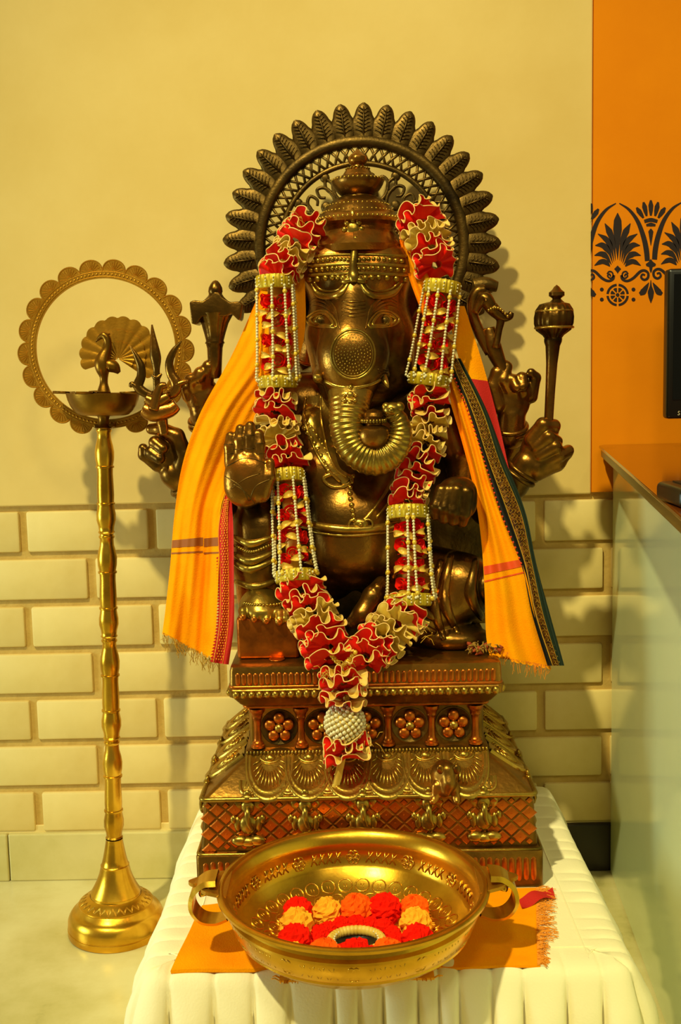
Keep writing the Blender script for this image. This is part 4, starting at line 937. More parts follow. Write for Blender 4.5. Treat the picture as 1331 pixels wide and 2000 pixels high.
# ---- what the hands hold: mace, goad, axe, trident
def plathe(prof, cx, Y, n=28, rfun=None, lean=0.0):      # prof (radius px, y px)
    g_ = S(Y); mb = MB(); a = np.linspace(0, 2*PI, n, endpoint=False); rows = []
    for j, (r, y) in enumerate(prof):
        c_ = P(cx+lean*(y-prof[0][1]), y, Y); rr = r*g_*(np.ones(n) if rfun is None else rfun(j, a)); rows.append(np.stack([c_[0]+rr*np.cos(a), c_[1]+rr*np.sin(a), np.full(n, c_[2])], 1))
    mb.grid(np.array(rows), cv=True); return mb
YM = 1.86; g_ = S(YM)
m1 = plathe([(0, 845), (9, 843), (9, 806), (9.5, 760), (11, 710), (14, 676), (17, 668), (17.5, 662), (16, 658), (19, 655), (20, 650), (16, 648)], 1071, YM, 20, None, -.055); mace = m1.build('mace', 'bronze', st, smooth='auto')
m1 = plathe([(14, 664), (20, 655), (33, 645), (37, 632), (37.5, 620), (35, 605), (28, 594), (14, 590), (6, 589)], 1081, YM, 64, lambda j, a: 1+.035*np.cos(16*a), -.04); m1.build('mace_head', 'bronze', mace)
m1 = plathe([(10, 596), (16, 592), (12, 588), (8, 584), (9, 582), (15, 578), (15, 571), (9, 566), (5, 560), (0, 556)], 1088, YM, 20); m1.build('mace_finial', 'bronze', mace, smooth='auto')
mb = MB()
for y in (608, 640):
    q = P(1083, y, YM); r_ = (34.5 if y == 608 else 36)*g_
    mb.tube([q+np.array([r_*math.cos(a), r_*math.sin(a), 0]) for a in np.linspace(0, 2*PI, 40, endpoint=False)], .0022, 6, closed=True)
tag(mb.build('mace_ring', 'bronze_gilt', mace), kind='stuff')
def ptube(b, pts, Y, n=26, seg=12, flat=None):
    q = cat_path(pts, n); b.tube([P(x, y, Y) for x, y, r in q], [max(r, .5)*S(Y) for x, y, r in q], seg)
YG = 1.90
mb = MB(); ptube(mb, [(990, 735, 9), (975, 705, 14), (962, 672, 17), (955, 640, 12)], YG); goad = mb.build('goad', 'bronze', st)
mb = MB(); ptube(mb, [(958, 690, 10), (940, 655, 11), (926, 620, 10), (924, 590, 11), (934, 570, 12), (948, 566, 11)], YG); mb.build('goad_arm', 'bronze', goad)
mb = MB(); ptube(mb, [(968, 680, 8), (975, 645, 7), (978, 622, 9), (962, 604, 12), (948, 584, 15), (938, 592, 10), (928, 612, 7)], YG-.012); ptube(mb, [(962, 600, 12), (980, 618, 10), (995, 618, 8), (1000, 610, 5)], YG-.014); mb.build('goad_hook', 'bronze', goad)
mb = MB()
for t in np.linspace(0, 1, 9): q = P(lerp(955, 992, t), 606-10*math.sin(t*PI)+12*t, YG-.024); mb.ell(q, .0028, 8, 6)
tag(mb.build('goad_beads', 'bronze_gilt', goad), kind='stuff')
mb = MB(); ptube(mb, [(925, 560, 16), (950, 556, 15), (972, 560, 10)], YG+.02); mb.ell(P(940, 572, YG+.01), (.018, .012, .006), 16, 6); mb.build('halo_bracket', 'bronze_dark', st)
YA = 1.90
m1 = plathe([(0, 740), (13, 738), (14, 700), (15, 680), (17, 672), (19, 670), (17, 666), (20, 650), (25, 632), (32, 618), (34, 612)], 420, YA, 48, lambda j, a: 1+(.05*np.cos(14*a) if j > 6 else 0)); axe = m1.build('axe', 'bronze', st)
hb = [(370, 590), (378, 586), (396, 588), (412, 578), (418, 570), (428, 570), (434, 580), (450, 590), (466, 588), (474, 594), (470, 622), (466, 626), (452, 612), (440, 618), (408, 618), (394, 618), (384, 634), (374, 632)]
mb = MB(); mb.prism([P(x, y, YA-.026) for x, y in hb], (0, .05, 0)); mb.build('axe_head', 'bronze', axe, smooth='auto', bevel=.004, seg=3)
m1 = plathe([(26, 592), (22, 586), (16, 580), (13, 576), (13, 572), (14, 570), (13, 562), (9, 554), (5, 549), (0, 547)], 421, YA, 24); m1.build('axe_finial', 'bronze', axe, smooth='auto')
YTR = 1.865
mb = MB(); ptube(mb, [(322, 850, 10), (316, 820, 12), (312, 795, 20), (308, 775, 16), (306, 762, 9)], YTR); ptube(mb, [(280, 798, 14), (300, 806, 18), (330, 800, 16), (345, 790, 12)], YTR-.008); ptube(mb, [(285, 778, 10), (305, 785, 14), (330, 774, 10)], YTR-.012); ptube(mb, [(300, 800, 12), (312, 758, 8), (325, 752, 6)], YTR-.018); tri = mb.build('trident', 'bronze', st)
def blade(pts, th=.6):
    q = cat_path(pts, 28); b = MB(); rows = []
    p3 = np.array([P(x, y, YTR) for x, y, r in q]); t = np.gradient(p3, axis=0); t /= np.linalg.norm(t, axis=1)[:, None]; nr = np.cross(t, [0, 1, 0]); nr /= np.linalg.norm(nr, axis=1)[:, None]
    for i, (x, y, r) in enumerate(q):
        w = max(r, .6)*S(YTR); rows.append([p3[i]+nr[i]*w*math.cos(a)+np.array([0, w*th*math.sin(a), 0]) for a in np.linspace(0, 2*PI, 10, endpoint=False)])
    b.grid(rows, cv=True); return b.build('prong', 'bronze', tri)
blade([(297, 634, 1.5), (299, 655, 5), (303, 690, 10.5), (305, 705, 10), (306, 722, 6.5), (306, 745, 7), (307, 775, 6)])
blade([(254, 675, 1), (266, 695, 5), (275, 715, 8), (276, 735, 9), (270, 755, 10), (285, 768, 9), (306, 776, 8)])
blade([(355, 666, 1), (340, 685, 6), (331, 708, 8), (334, 730, 9), (345, 750, 11), (338, 768, 10), (312, 778, 8)])
mb = MB(); ptube(mb, [(270, 758, 6), (258, 750, 5), (254, 756, 3)], YTR); mb.build('prong_barb', 'bronze', tri); mb = MB(); ptube(mb, [(345, 752, 7), (360, 746, 5), (368, 744, 3)], YTR); mb.build('prong_barb', 'bronze', tri); mb = MB(); ptube(mb, [(296, 732, 2), (306, 738, 6), (316, 730, 2)], YTR); mb.build('prong_barb', 'bronze', tri)
# ---- head
hd = SDF((P(575, 960, 1.9)[0], 1.74, P(700, 800, 1.9)[2]), (P(835, 960, 1.9)[0], 2.03, P(700, 445, 1.9)[2]), .002)
hd.pell(700, 545, 1.925, 104, 84, 88, .02); hd.pell(650, 520, 1.90, 58, 52, 52, .02); hd.pell(745, 520, 1.90, 58, 52, 52, .02)
hd.pell(702, 640, 1.915, 102, 105, 84, .02); hd.chain([(640, 660, 1.90, 40), (645, 730, 1.90, 34)], .02); hd.chain([(770, 660, 1.90, 38), (775, 730, 1.905, 36)], .02)
hd.chain([(694, 565, 1.862, 40), (692, 640, 1.845, 52), (690, 690, 1.832, 56), (686, 735, 1.830, 48), (684, 775, 1.835, 40)], .025)
hd.pell(690, 692, 1.810, 66, 62, 42, .025)
hd.chain([(632, 722, 1.85, 16), (624, 735, 1.83, 13)], .008); hd.chain([(740, 715, 1.85, 18), (748, 733, 1.83, 14)], .008)
hd.pell(700, 770, 1.90, 70, 30, 45, .02)
head = hd.build('head', 'bronze', st)
HH = lambda px, py, l=0.0: hd.hit(px, py, 1.745, 2.02, l)
# trunk
TK = cat_path([(688, 725, 1.828, 50), (685, 765, 1.818, 45), (682, 805, 1.802, 38), (681, 840, 1.792, 36), (697, 879, 1.786, 34), (734, 897, 1.782, 32), (769, 880, 1.78, 28), (783, 848, 1.78, 23), (779, 822, 1.78, 19), (768, 808, 1.778, 18), (762, 800, 1.774, 15)], 320)
pt = np.array([P(x, y, Y) for x, y, Y, r in TK]); ln = np.concatenate([[0], np.cumsum(np.linalg.norm(np.diff(pt, axis=0), axis=1))]); rr = TK[:, 3]*S(1.79)*(1+.030*np.sin(ln/.0078*2*PI)*np.clip((ln-.05)/.02, 0, 1))
mb = MB(); mb.tube(pt, rr, 40); trunk = mb.build('trunk', 'bronze_gilt', st)
mb = MB(); q = P(767, 800, 1.772); mb.ell(q, (.016, .012, .012), 16, 10); mb.ell(q+np.array([.011, -.002, .004]), .0085, 12, 8); mb.ell(q+np.array([-.010, -.002, .005]), .007, 12, 8); mb.build('trunk_tip', 'bronze_gilt', trunk)
mb = MB(); q = P(730, 850, 1.785); g_ = S(1.785)
rowsL = plathe([(0, 882), (18, 877), (30, 864), (34, 850), (31, 838), (24, 833), (17, 830), (18, 827), (24, 825), (24, 819), (19, 816), (21, 812), (19, 806), (11, 801), (0, 798)], 730, 1.778, 32); pot = rowsL.build('sweet_pot', 'bronze', st, smooth='auto')
mb = MB()
for k in range(24):
    a = 2*PI*k/24; mb.ell(P(730, 822, 1.778)+np.array([24*g_*math.cos(a), 24*g_*math.sin(a), 0]), (.0022, .0022, .0035), 6, 5)
tag(mb.build('pot_beading', 'bronze_gilt', pot), kind='stuff')
# trunk jewel and upper trunk band
snap('trunk_band', [(636, 745), (660, 755), (690, 757), (720, 752), (742, 742)], .0035, hit=HH, lift=-.001)
mb = MB(); th = lambda x, y: P(x, y, 1.815-42*S(1.8)+abs(x-686)*.0003)
for x, y, r in ((687, 756, 5), (687, 772, 8), (677, 782, 5), (697, 782, 5), (687, 786, 6), (688, 802, 6), (676, 772, 4), (698, 772, 4)): 
    i = np.argmin(abs(TK[:, 1]-y)); c_ = pt[i]; mb.ell(np.array([c_[0]+(x-687)*S(1.78), c_[1]-rr[i]-.0005, P(x, y, 1.775)[2]]), (r*S(1.78), .004, r*S(1.78)), 10, 8)
tag(mb.build('trunk_jewel', 'bronze_gilt', trunk), kind='stuff')
# embossed disc on the brow of the trunk
def disc_ring(R_, r, name, m='bronze_gilt'):
    return snap(name, [(690+R_*math.cos(a), 692+R_*1.12*math.sin(a)) for a in np.linspace(0, 2*PI, 24, endpoint=False)], r, m, 60, head, HH, 0, 6, True)
disc_ring(43, .0022, 'trunk_disc_rim'); disc_ring(38.5, .0012, 'trunk_disc_rim')
mb = MB()
for ring_, cnt in ((5, 6), (11, 12), (17, 18), (23, 24), (29, 30), (34, 34)):
    for k in range(cnt):
        a = 2*PI*k/cnt+ring_; q = HH(690+ring_*math.cos(a), 692+ring_*1.12*math.sin(a)); mb.ell(q, (.0014, .0009, .0014), 5, 4)
tag(mb.build('trunk_disc_stippling', 'bronze_gilt', head), kind='stuff')
# eyes, brows, wrinkles
for s_, ex, ey in ((-1, 627, 626), (1, 752, 626)):
    def E(dx, dy): return (ex+dx, ey+dy)
    def almond(k): return [E(k*a_*(-s_), k*b_) for a_, b_ in ((-19, -3), (-8, -11), (6, -13), (16, -5), (22, 8), (10, 9), (-6, 8), (-16, 4))]
    mb = MB(); c_ = HH(ex, ey); mb.ell(c_+np.array([0, .004, 0]), (.013, .0085, .0098), 18, 12); eye = mb.build('eye', 'bronze_gilt', st)
    snap('eyelid', almond(1.08), .0028, 'bronze_gilt', 40, eye, HH, .0012, 6, True); snap('eyelid', almond(1.45), .0024, 'bronze_gilt', 40, eye, HH, .0, 6, True)
    mb = MB(); mb.ell(c_+np.array([0, -.0038, 0]), (.0050, .0020, .0050), 12, 8); mb.build('pupil', 'bronze_dark', eye)
    mb = MB(); mb.tube([c_+np.array([.0068*math.cos(a), -.0034, .0068*math.sin(a)]) for a in np.linspace(0, 2*PI, 20, endpoint=False)], .0009, 6, closed=True); mb.build('iris_ring', 'bronze', eye)
    for k, o in enumerate((0, 9, 18)): snap('brow_line', [E(-s_*(38-o*.2), 18-o*.3), E(-s_*30, -8-o*.5), E(-s_*12, -26-o*.8), E(s_*8, -32-o*.8), E(s_*24, -26-o*.6)][:5], [.001, .0036, .003, .001], 'bronze', 24, head, HH, 0, 6)
for k, y in enumerate((588, 595, 602, 609, 616)): snap('trunk_wrinkle', [(668, y), (690, y+2), (714, y)], [.001, .0026, .001], 'bronze', 14, head, HH, 0, 6)
# tusks
def tusk(pts): 
    mb = MB(); q = cat_path(pts, 20); mb.tube([P(x, y, Y) for x, y, Y, r in q], [max(r, .5)*S(Y) for x, y, Y, r in q], 14); return mb.build('tusk', 'bronze_gilt', st)
tusk([(636, 722, 1.85, 12), (627, 730, 1.825, 11), (622, 737, 1.808, 10), (620, 740, 1.803, 9)]); tusk([(735, 715, 1.85, 12), (745, 732, 1.822, 10), (754, 748, 1.805, 6), (759, 757, 1.80, 1.5)])
for k in range(3): snap('tusk_collar', [(738+k*3, 722+k*6), (748+k*2, 720+k*6), (757, 724+k*5)], .0015, 'bronze', 10, head, HH, 0, 6)
# ears
for s_, cx in ((-1, 588), (1, 818)):
    Y = 1.94; mb = MB(); g_ = S(Y); rows = []
    for u in np.linspace(0, 1, 16):
        rows.append([P(cx+s_*(-18+62*u*math.cos(a)*.8)+0, 625+86*u*math.sin(a), Y+.012*math.sin(3*a)*u+.02*u*u) for a in np.linspace(-PI/2-.5, PI/2+.5, 30)])
    rows = np.array(rows); mb.grid(rows); mb.grid(rows+np.array([0, .006, 0])); mb.tube(rows[-1]+np.array([0, .003, 0]), .004, 8); mb.build('ear', 'bronze', st)
    snap_p = [P(cx-s_*2, 590, Y-.004), P(cx+s_*8, 625, Y-.004), P(cx-s_*2, 660, Y-.004)]
    mb = MB(); mb.tube(cat_path(snap_p, 12), .003, 6); mb.build('ear_fold', 'bronze', st)
# forehead jewellery
for y, x0_, x1_ in ((508, 612, 785), (526, 608, 790), (544, 606, 792)):
    seg = [(x0_, y+2), (650, y-2), (680, y)], [(702, y), (740, y-2), (x1_, y+2)]
    for s2 in seg: snapbeads('forehead_beads', s2, (.0042 if y < 540 else .0055), 9 if y < 540 else 7, HH)
for y in (498, 517, 535): snap('forehead_band', [(604, y+3), (650, y), (697, y-1), (745, y), (796, y+3)], .0028, hit=HH)
for a_, b_, c2 in ((606, 645, 682), (704, 742, 788)): 
    snap('forehead_crescent', [(a_, 552), ((a_+b_)/2-4, 574), (b_, 580), ((c2+b_)/2+4, 572), (c2, 552)], [.002, .006, .0065, .006, .002], hit=HH); snap('forehead_crescent_edge', [(a_+8, 551), ((a_+b_)/2, 565), (b_, 569), ((c2+b_)/2, 564), (c2-8, 551)], .002, hit=HH)
mb = MB(); q = cat_path([(695, 462, 4), (694, 480, 7), (692, 500, 8), (690, 520, 7.5), (691, 540, 11), (691, 552, 6)], 24); mb.tube([HH(x, max(y, 470), .003) if y > 470 else P(x, y, 1.85) for x, y, r in q], [r*S(1.84) for x, y, r in q], 12)
for s_ in (-1, 1): mb.tube([HH(691+s_*d, 545+abs(d)*.25, .002) for d in (4, 12, 20, 26)], [.004, .006, .005, .002], 8)
mb.build('forehead_emblem', 'bronze_gilt', st)
# crown
YC = 1.925
cr_ = plathe([(0, 500), (90, 498), (94, 485), (82, 468), (72, 455), (70, 445), (84, 440), (86, 434), (82, 429), (74, 425), (72, 421), (66, 412), (62, 404), (54, 397), (46, 390), (38, 387), (31, 386), (30, 383), (34, 380), (42, 372), (48, 362), (50, 356), (50, 352), (46, 350), (34, 346), (28, 341), (24, 334), (18, 329), (13, 326), (12, 323), (16, 320), (19, 314), (18, 307), (12, 301), (7, 297), (3, 293), (0, 291)], 699, YC, 64)
crown = cr_.build('crown', 'bronze', st, smooth='auto')
g_ = S(YC)
for y, r_, t_, cnt in ((432, 83, .0030, 56), (417, 68, .0022, 48), (404, 61, .0020, 44), (353, 49, .0024, 36), (330, 22, .0018, 20)):
    mb = MB(); q = P(699, y, YC)
    for k in range(cnt): a = 2*PI*k/cnt; mb.ell(q+np.array([r_*g_*math.cos(a), r_*g_*math.sin(a), 0]), t_, 7, 5)
    tag(mb.build('crown_beading', 'bronze_gilt', crown), kind='stuff')
mb = MB(); q = P(690, 448, YC-72*g_); mb.ell(q, (.012, .006, .014), 12, 8)
for a in np.linspace(0, 2*PI, 8, endpoint=False): mb.ell(q+np.array([.014*math.cos(a), 0, .015*math.sin(a)]), .0055, 8, 6)
mb.tube([q+np.array([0, -.004, .014]), q+np.array([0, -.005, .026]), q+np.array([0, .004, .036])], [.006, .005, .001], 8)
for s_ in (-1, 1):
    for k in range(3): mb.ell(q+np.array([s_*(.022+.010*k), .004+.004*k, -.016-.003*k]), (.006, .004, .006), 8, 6)
tag(mb.build('crown_jewel', 'bronze_gilt', crown), kind='stuff')
# ---- halo
YH = 2.03; gh = S(YH); HCx = P(707, 482, YH); ux = np.array([1., 0, 0]); uz = np.array([0, 0, 1.])
def hp(r, a, dy=0): return HCx+(ux*math.sin(a)+uz*math.cos(a))*r*gh+np.array([0, dy, 0])
mb = MB(); sec = [(184, .004), (185, -.004), (189, -.008), (196, -.009), (203, -.007), (206, -.003), (206, .005), (186, .006)]
mb.grid(np.array([[hp(r, a, d) for r, d in sec] for a in np.linspace(R(-125), R(125), 120)]), cv=True); halo = mb.build('halo', 'bronze_dark', st)
mb = MB(); L_ = 64*gh; Wp = 22.5*gh; rows = []
for v in np.linspace(0, 1, 15):
    w = Wp*(0.82+.30*math.sin(PI*min(1, v/.62)))*max(0, 1-max(0, v-.25)**3.0/(.755**3.0))**.58+1e-4
    rows.append([(w*x, -.0045*(1-x*x)*(1 if v < .85 else 1-(v-.85)/.17)+.001, L_*v) for x in np.linspace(-1, 1, 9)])
rows = np.array(rows); mb.grid(np.concatenate([rows, rows[:, ::-1]*np.array([1, 0, 1])+np.array([0, .005, 0])], 1), cv=True)
mb.tube([(0, -.006, L_*.05), (0, -.0075, L_*.5), (0, -.005, L_*.86)], [.0016, .0018, .0008], 6)
for v in np.linspace(.10, .74, 7):
    for s_ in (-1, 1): mb.tube([(0, -.0050, L_*v), (s_*Wp*.36*(1-.4*v), -.0046, L_*(v+.08)), (s_*Wp*.70*(1-.55*v), -.0022, L_*(v+.10))], [.0009, .0011, .0006], 5)
hsrc = None
for k in range(-12, 13):
    a = R(2.0+9.75*k); mw = Matrix.Translation(Vector(hp(203, a, -.003))) @ Matrix.Rotation(a, 4, 'Y') @ Matrix.Rotation(R(-4), 4, 'X')
    if hsrc is None: hsrc = mb.build('halo_petal', 'bronze_dark', halo, mw=mw)
    else: inst(hsrc, halo, mw)
mb = MB(); n_ = 42
for k in range(n_):
    a0 = R(-125)+R(250)*k/n_; a1 = R(-125)+R(250)*(k+1)/n_
    mb.tube([hp(187, a0), hp(172, (a0+a1)/2, -.001), hp(157, a1)], .0026, 6); mb.tube([hp(187, a1), hp(172, (a0+a1)/2, -.001), hp(157, a0)], .0026, 6)
tag(mb.build('halo_lattice', 'bronze_dark', halo), kind='stuff')
mb = MB(); mb.tube([hp(155, a) for a in np.linspace(R(-125), R(125), 100)], .0052, 8); mb.build('halo_inner_ring', 'bronze_dark', halo)
mb = MB(); n_ = 8
for k in range(n_):
    a = R(-110)+R(220)*(k+.5)/n_; da = R(220)/n_
    for s_ in (-1, 1):
        mb.tube(cat_path([hp(*q) for q in [(62, a+s_*da*.10), (85, a+s_*da*.30), (108, a+s_*da*.46), (130, a+s_*da*.36), (136, a+s_*da*.14), (122, a+s_*da*.06), (114, a+s_*da*.20)]], 26), np.linspace(.0042, .0026, 26), 8)
        mb.tube(cat_path([hp(*q) for q in [(108, a+s_*da*.46), (128, a+s_*da*.62), (148, a+s_*da*.48)]], 12), .0032, 8)
    mb.tube(cat_path([hp(*q) for q in [(60, a), (85, a), (100, a)]], 8), [.003, .0038, .005, .006, .005, .004, .003, .002], 8)
    mb.ell(hp(100, a), (.010, .004, .010), 10, 6); mb.ell(hp(146, a+da*.5), (.009, .004, .009), 10, 6)
mb.tube([hp(62, a) for a in np.linspace(R(-120), R(120), 50)], .004, 8)
tag(mb.build('halo_scrollwork', 'bronze_dark', halo), kind='stuff')
mb = MB(); mb.box(P(690, 640, YH)-np.array([.02, .012, .05]), P(720, 560, YH)+np.array([.02, .004, .03])); mb.tube([hp(205, R(-118)), P(600, 720, 2.0)], .01, 8); mb.tube([hp(205, R(118)), P(810, 720, 2.0)], .01, 8); tag(mb.build('halo_strut', 'bronze_dark', halo), kind='stuff')
# ================================================================== garland
GY = {'L': [(420, 1.885), (560, 1.852), (750, 1.845), (850, 1.845), (940, 1.825), (1100, 1.785), (1200, 1.745), (1290, 1.716)],
      'R': [(400, 1.885), (560, 1.852), (750, 1.845), (850, 1.835), (980, 1.805), (1100, 1.785), (1180, 1.765), (1240, 1.738), (1310, 1.714)],
      'M': [(1290, 1.712), (1340, 1.698), (1500, 1.698)]}
def GP(x, y, s): 
    t = np.array(GY[s]); return P(x, y, float(np.interp(y, t[:, 0], t[:, 1])))
gar = thing('ribbon_garland', 'long garland of red and gold ribbon ruffles with pearl strands around the statue', 'garland', GP(668, 1300, 'M'))
GS = S(1.80)
def frame(d):
    d = np.asarray(d, float); d /= np.linalg.norm(d); e1 = np.cross(d, [0, 1, 0]); e1 /= np.linalg.norm(e1); return e1, np.cross(d, e1), d
def ruffle(c, d, Ro, colr, amp=10, nw=6):
    d = np.asarray(d, float)+rng.normal(0, .13, 3); e1, e2, w = frame(d); th = np.linspace(0, 2*PI, 144, endpoint=False); ph = random.uniform(0, 6); p2 = random.uniform(0, 6); p3 = random.uniform(0, 6)
    nw = random.choice([7, 8, 9]) + (2 if colr == 'c' else 0); th2 = th+.22*np.sin(2*th+p2)+.12*np.sin(3*th+p3)
    arg = nw*th2+ph; am = .72+.36*np.sin(3*th+p3)+.12*np.sin(5*th+p2)
    Ro *= GS; amp *= GS*random.uniform(.95, 1.3); rows = []
    for u in (.25, .45, .62, .78, .9, 1.0):
        r = Ro*u*(1+.06*np.sin(2*th+p2)*u+.05*np.sin(5*th+p3)*u)+.09*Ro*u*u*np.cos(arg); z = amp*u**1.4*am*np.sin(arg)
        tt = th-.44*u*u*np.sin(2*arg)/nw
        rows.append(c+np.outer(r*np.cos(tt), e1)+np.outer(r*np.sin(tt), e2)+np.outer(z, w))
    rows = np.array(rows); mb = MB(); mb.grid(rows, cv=True, m=0); mb.grid(rows-np.asarray(w)*.0012, cv=True, m=1)
    o = mb.build('ruffle', ['ribbon_red', 'ribbon_cream'] if colr == 'r' else ['ribbon_cream', 'ribbon_cream'], gar, recalc=False)
    ed = MB(); ed.tube(rows[-1]-np.asarray(w)*.0006, .00085, 5, closed=True); ed.build('ruffle_edge', 'ribbon_edge', o)
def ruffles(lst, s, Ro=44, amp=10, nw=6):
    q = [GP(x, y, s) for x, y, c in lst]
    for i, (x, y, c) in enumerate(lst):
        d = q[min(i+1, len(q)-1)]-q[max(i-1, 0)]; d[1] -= .25*np.linalg.norm(d)
        ruffle(q[i], d/np.linalg.norm(d), Ro*random.uniform(.93, 1.05), c, amp, nw)
ruffles([(604, 440, 'r'), (593, 455, 'r'), (580, 472, 'r'), (572, 487, 'c'), (563, 501, 'c'), (555, 514, 'r'), (548, 527, 'r'), (541, 540, 'r')], 'L', 40)
ruffles([(540, 772, 'r'), (540, 789, 'r'), (539, 806, 'r'), (541, 824, 'c'), (543, 842, 'c'), (547, 858, 'c'), (550, 875, 'r'), (557, 892, 'r'), (563, 907, 'r')], 'L', 42)
ruffles([(590, 1152, 'r'), (597, 1169, 'r'), (605, 1185, 'r'), (613, 1202, 'c'), (620, 1217, 'c'), (627, 1232, 'r'), (634, 1248, 'r'), (640, 1265, 'r'), (646, 1285, 'r')], 'L', 46)
ruffles([(812, 420, 'r'), (822, 436, 'r'), (830, 453, 'c'), (837, 468, 'c'), (842, 484, 'r'), (848, 500, 'r'), (853, 517, 'r')], 'R', 44)
ruffles([(838, 768, 'r'), (839, 787, 'r'), (840, 806, 'r'), (840, 826, 'c'), (838, 845, 'c'), (833, 864, 'c'), (827, 883, 'r'), (820, 902, 'r'), (813, 922, 'r'), (806, 942, 'r'), (801, 962, 'r'), (798, 978, 'r')], 'R', 40)
ruffles([(795, 1192, 'r'), (785, 1205, 'r'), (774, 1219, 'c'), (763, 1232, 'c'), (752, 1246, 'c'), (738, 1258, 'r'), (725, 1268, 'r'), (714, 1280, 'r'), (716, 1296, 'r')], 'R', 46)
ruffles([(668, 1318, 'r'), (670, 1336, 'r'), (671, 1354, 'r'), (672, 1372, 'r')], 'M', 44); ruffles([(676, 1452, 'r'), (677, 1467, 'r'), (677, 1481, 'r')], 'M', 42, 12)
# gold bands, pearl strands and roses between them
def rose(mb, c, e1, e2, w, r):
    th = np.linspace(0, 4.6*PI, 46); rr = r*(.16+.84*(th/th[-1])**.9); h = r*.9
    base = c+np.outer(rr*np.cos(th), e1)+np.outer(rr*np.sin(th), e2)
    rows = np.array([base*1.0-np.asarray(w)*h*.5*0+np.asarray(w)*0, c+(base-c)*1.10+np.outer(h*(.55+.08*np.sin(5*th)), w), c+(base-c)*1.2+np.outer(h*(.95+.10*np.sin(5*th)), w)])
    mb.grid(rows); mb.grid(rows+(rows-c)*.04)
def cage(s, p0, p1, wtop, wbot, slack):
    a = GP(*p0, s); b = GP(*p1, s); d = b-a; L = np.linalg.norm(d); e1, e2, w = frame(d); M3 = np.stack([e1, e2, w], 1)
    if e1[0] < 0: e1 = -e1; e2 = -e2
    if e2[1] > 0: e2 = -e2                      # e2 looks towards the viewer
    for c, r, hb in ((a, wtop, 13), (b, wbot, 12)):
        r *= GS; hb *= GS; mb = MB(); n = 64
        mb.lathe([(r*.70, -hb), (r*.96, -hb*1.0), (r*1.0, -hb*.8), (r*1.02, 0), (r*1.0, hb*.8), (r*.96, hb), (r*.70, hb)], n, c, M3, rfun=lambda j, q, al: q*(1+.022*np.sign(np.sin(al*26)))); mb.lathe([(r*.96, -hb*.98), (0.001, -hb*.9)], 24, c, M3); mb.lathe([(r*.96, hb*.98), (0.001, hb*.9)], 24, c, M3)
        bnd = mb.build('gold_band', 'gold_band', gar, smooth='auto')
        mb = MB()
        for k in range(9):
            al = R(-100)+R(200)*k/8; pt_ = c+e1*r*1.03*math.sin(al)+e2*r*1.03*math.cos(al)
            for z in (-.5, 0, .5): mb.ell(pt_+w*hb*z, .0016, 6, 5)
        tag(mb.build('band_sequins', 'pearl', bnd), kind='stuff')
    mb = MB(); mb.tube([a, lerp(a, b, .5), b], 15*GS, 12); mb.build('core', 'leaf_gold', gar)
    for row in range(4):
        cc = lerp(a, b, .18+.21*row); 
        for k in range(4):
            al = R(-70)+R(48)*k+R(22)*(row % 2)+random.uniform(-.15, .15); out = e1*math.sin(al)+e2*math.cos(al); tq = np.cross(out, w)
            q = cc+out*16*GS+w*random.uniform(-6, 6)*GS; mb = MB(); rose(mb, q, tq, w, out, random.uniform(12, 16)*GS); mb.build('rose', 'ribbon_red', gar)
            lf = MB(); al2 = al+R(20); out = e1*math.sin(al2)+e2*math.cos(al2); tq = np.cross(out, w); q = cc+out*14*GS+w*(L*.105)*random.uniform(.3, 1.6); tq = tq*math.cos(.35)+w*random.uniform(-.5, .5)
            rows = [[q+tq*x*random.uniform(.98, 1.02)*16*GS+w*y*7*GS*(1-abs(x)**2)+out*(15+7*math.cos(2.5*x)+4*y*y)*GS for y in (-1, -.4, .3, 1)] for x in np.linspace(-1, 1, 8)]; lf.grid(rows); lf.build('ribbon_leaf', 'leaf_gold', gar, recalc=False)
    for k in range(6):
        al = R(-100)+R(200)*k/5+random.uniform(-.28, .28); r = lerp(wtop, wbot, .5)*GS; sl = slack*random.uniform(.3, 1)*(1 if abs(al) > .5 else .5)
        def sp(t): return lerp(a, b, t)+(e1*math.sin(al)+e2*math.cos(al))*lerp(wtop, wbot, t)*GS*(1.02+.05*math.sin(PI*t))+e1*np.sign(al)*sl*GS*(t**4)*1.0
        path = np.array([sp(t) for t in np.linspace(.05, .97, 60)])
        if sl > 3:                               # the loose end loops back to the band
            e_ = path[-1]; path = np.vstack([path, [e_-e1*np.sign(al)*sl*GS*u*1.1+w*(5*math.sin(PI*u)-2*u)*GS for u in np.linspace(.1, 1, 10)]])
        ln_ = np.concatenate([[0], np.cumsum(np.linalg.norm(np.diff(path, axis=0), axis=1))]); step = 5.9*GS; n = int(ln_[-1]/step); off = random.randint(0, 7)
        mb = MB(); i = 0; pos = 0
        while pos < ln_[-1]:
            q = np.array([np.interp(pos, ln_, path[:, j]) for j in range(3)]); gold = (i+off) % 8 == 7
            mb.ell(q, (5.0 if gold else 3.1)*GS, 7, 5, m=1 if gold else 0); pos += step if not gold else step*1.25; i += 1
        tag(mb.build('bead_strand', ['pearl', 'gold_bead'], gar, recalc=False), kind='stuff')
cage('L', (537, 552), (543, 746), 37, 38, 10); cage('L', (563, 931), (577, 1126), 33, 38, 10); cage('R', (864, 562), (838, 742), 36, 40, 12); cage('R', (797, 1001), (802, 1172), 40, 40, 14)
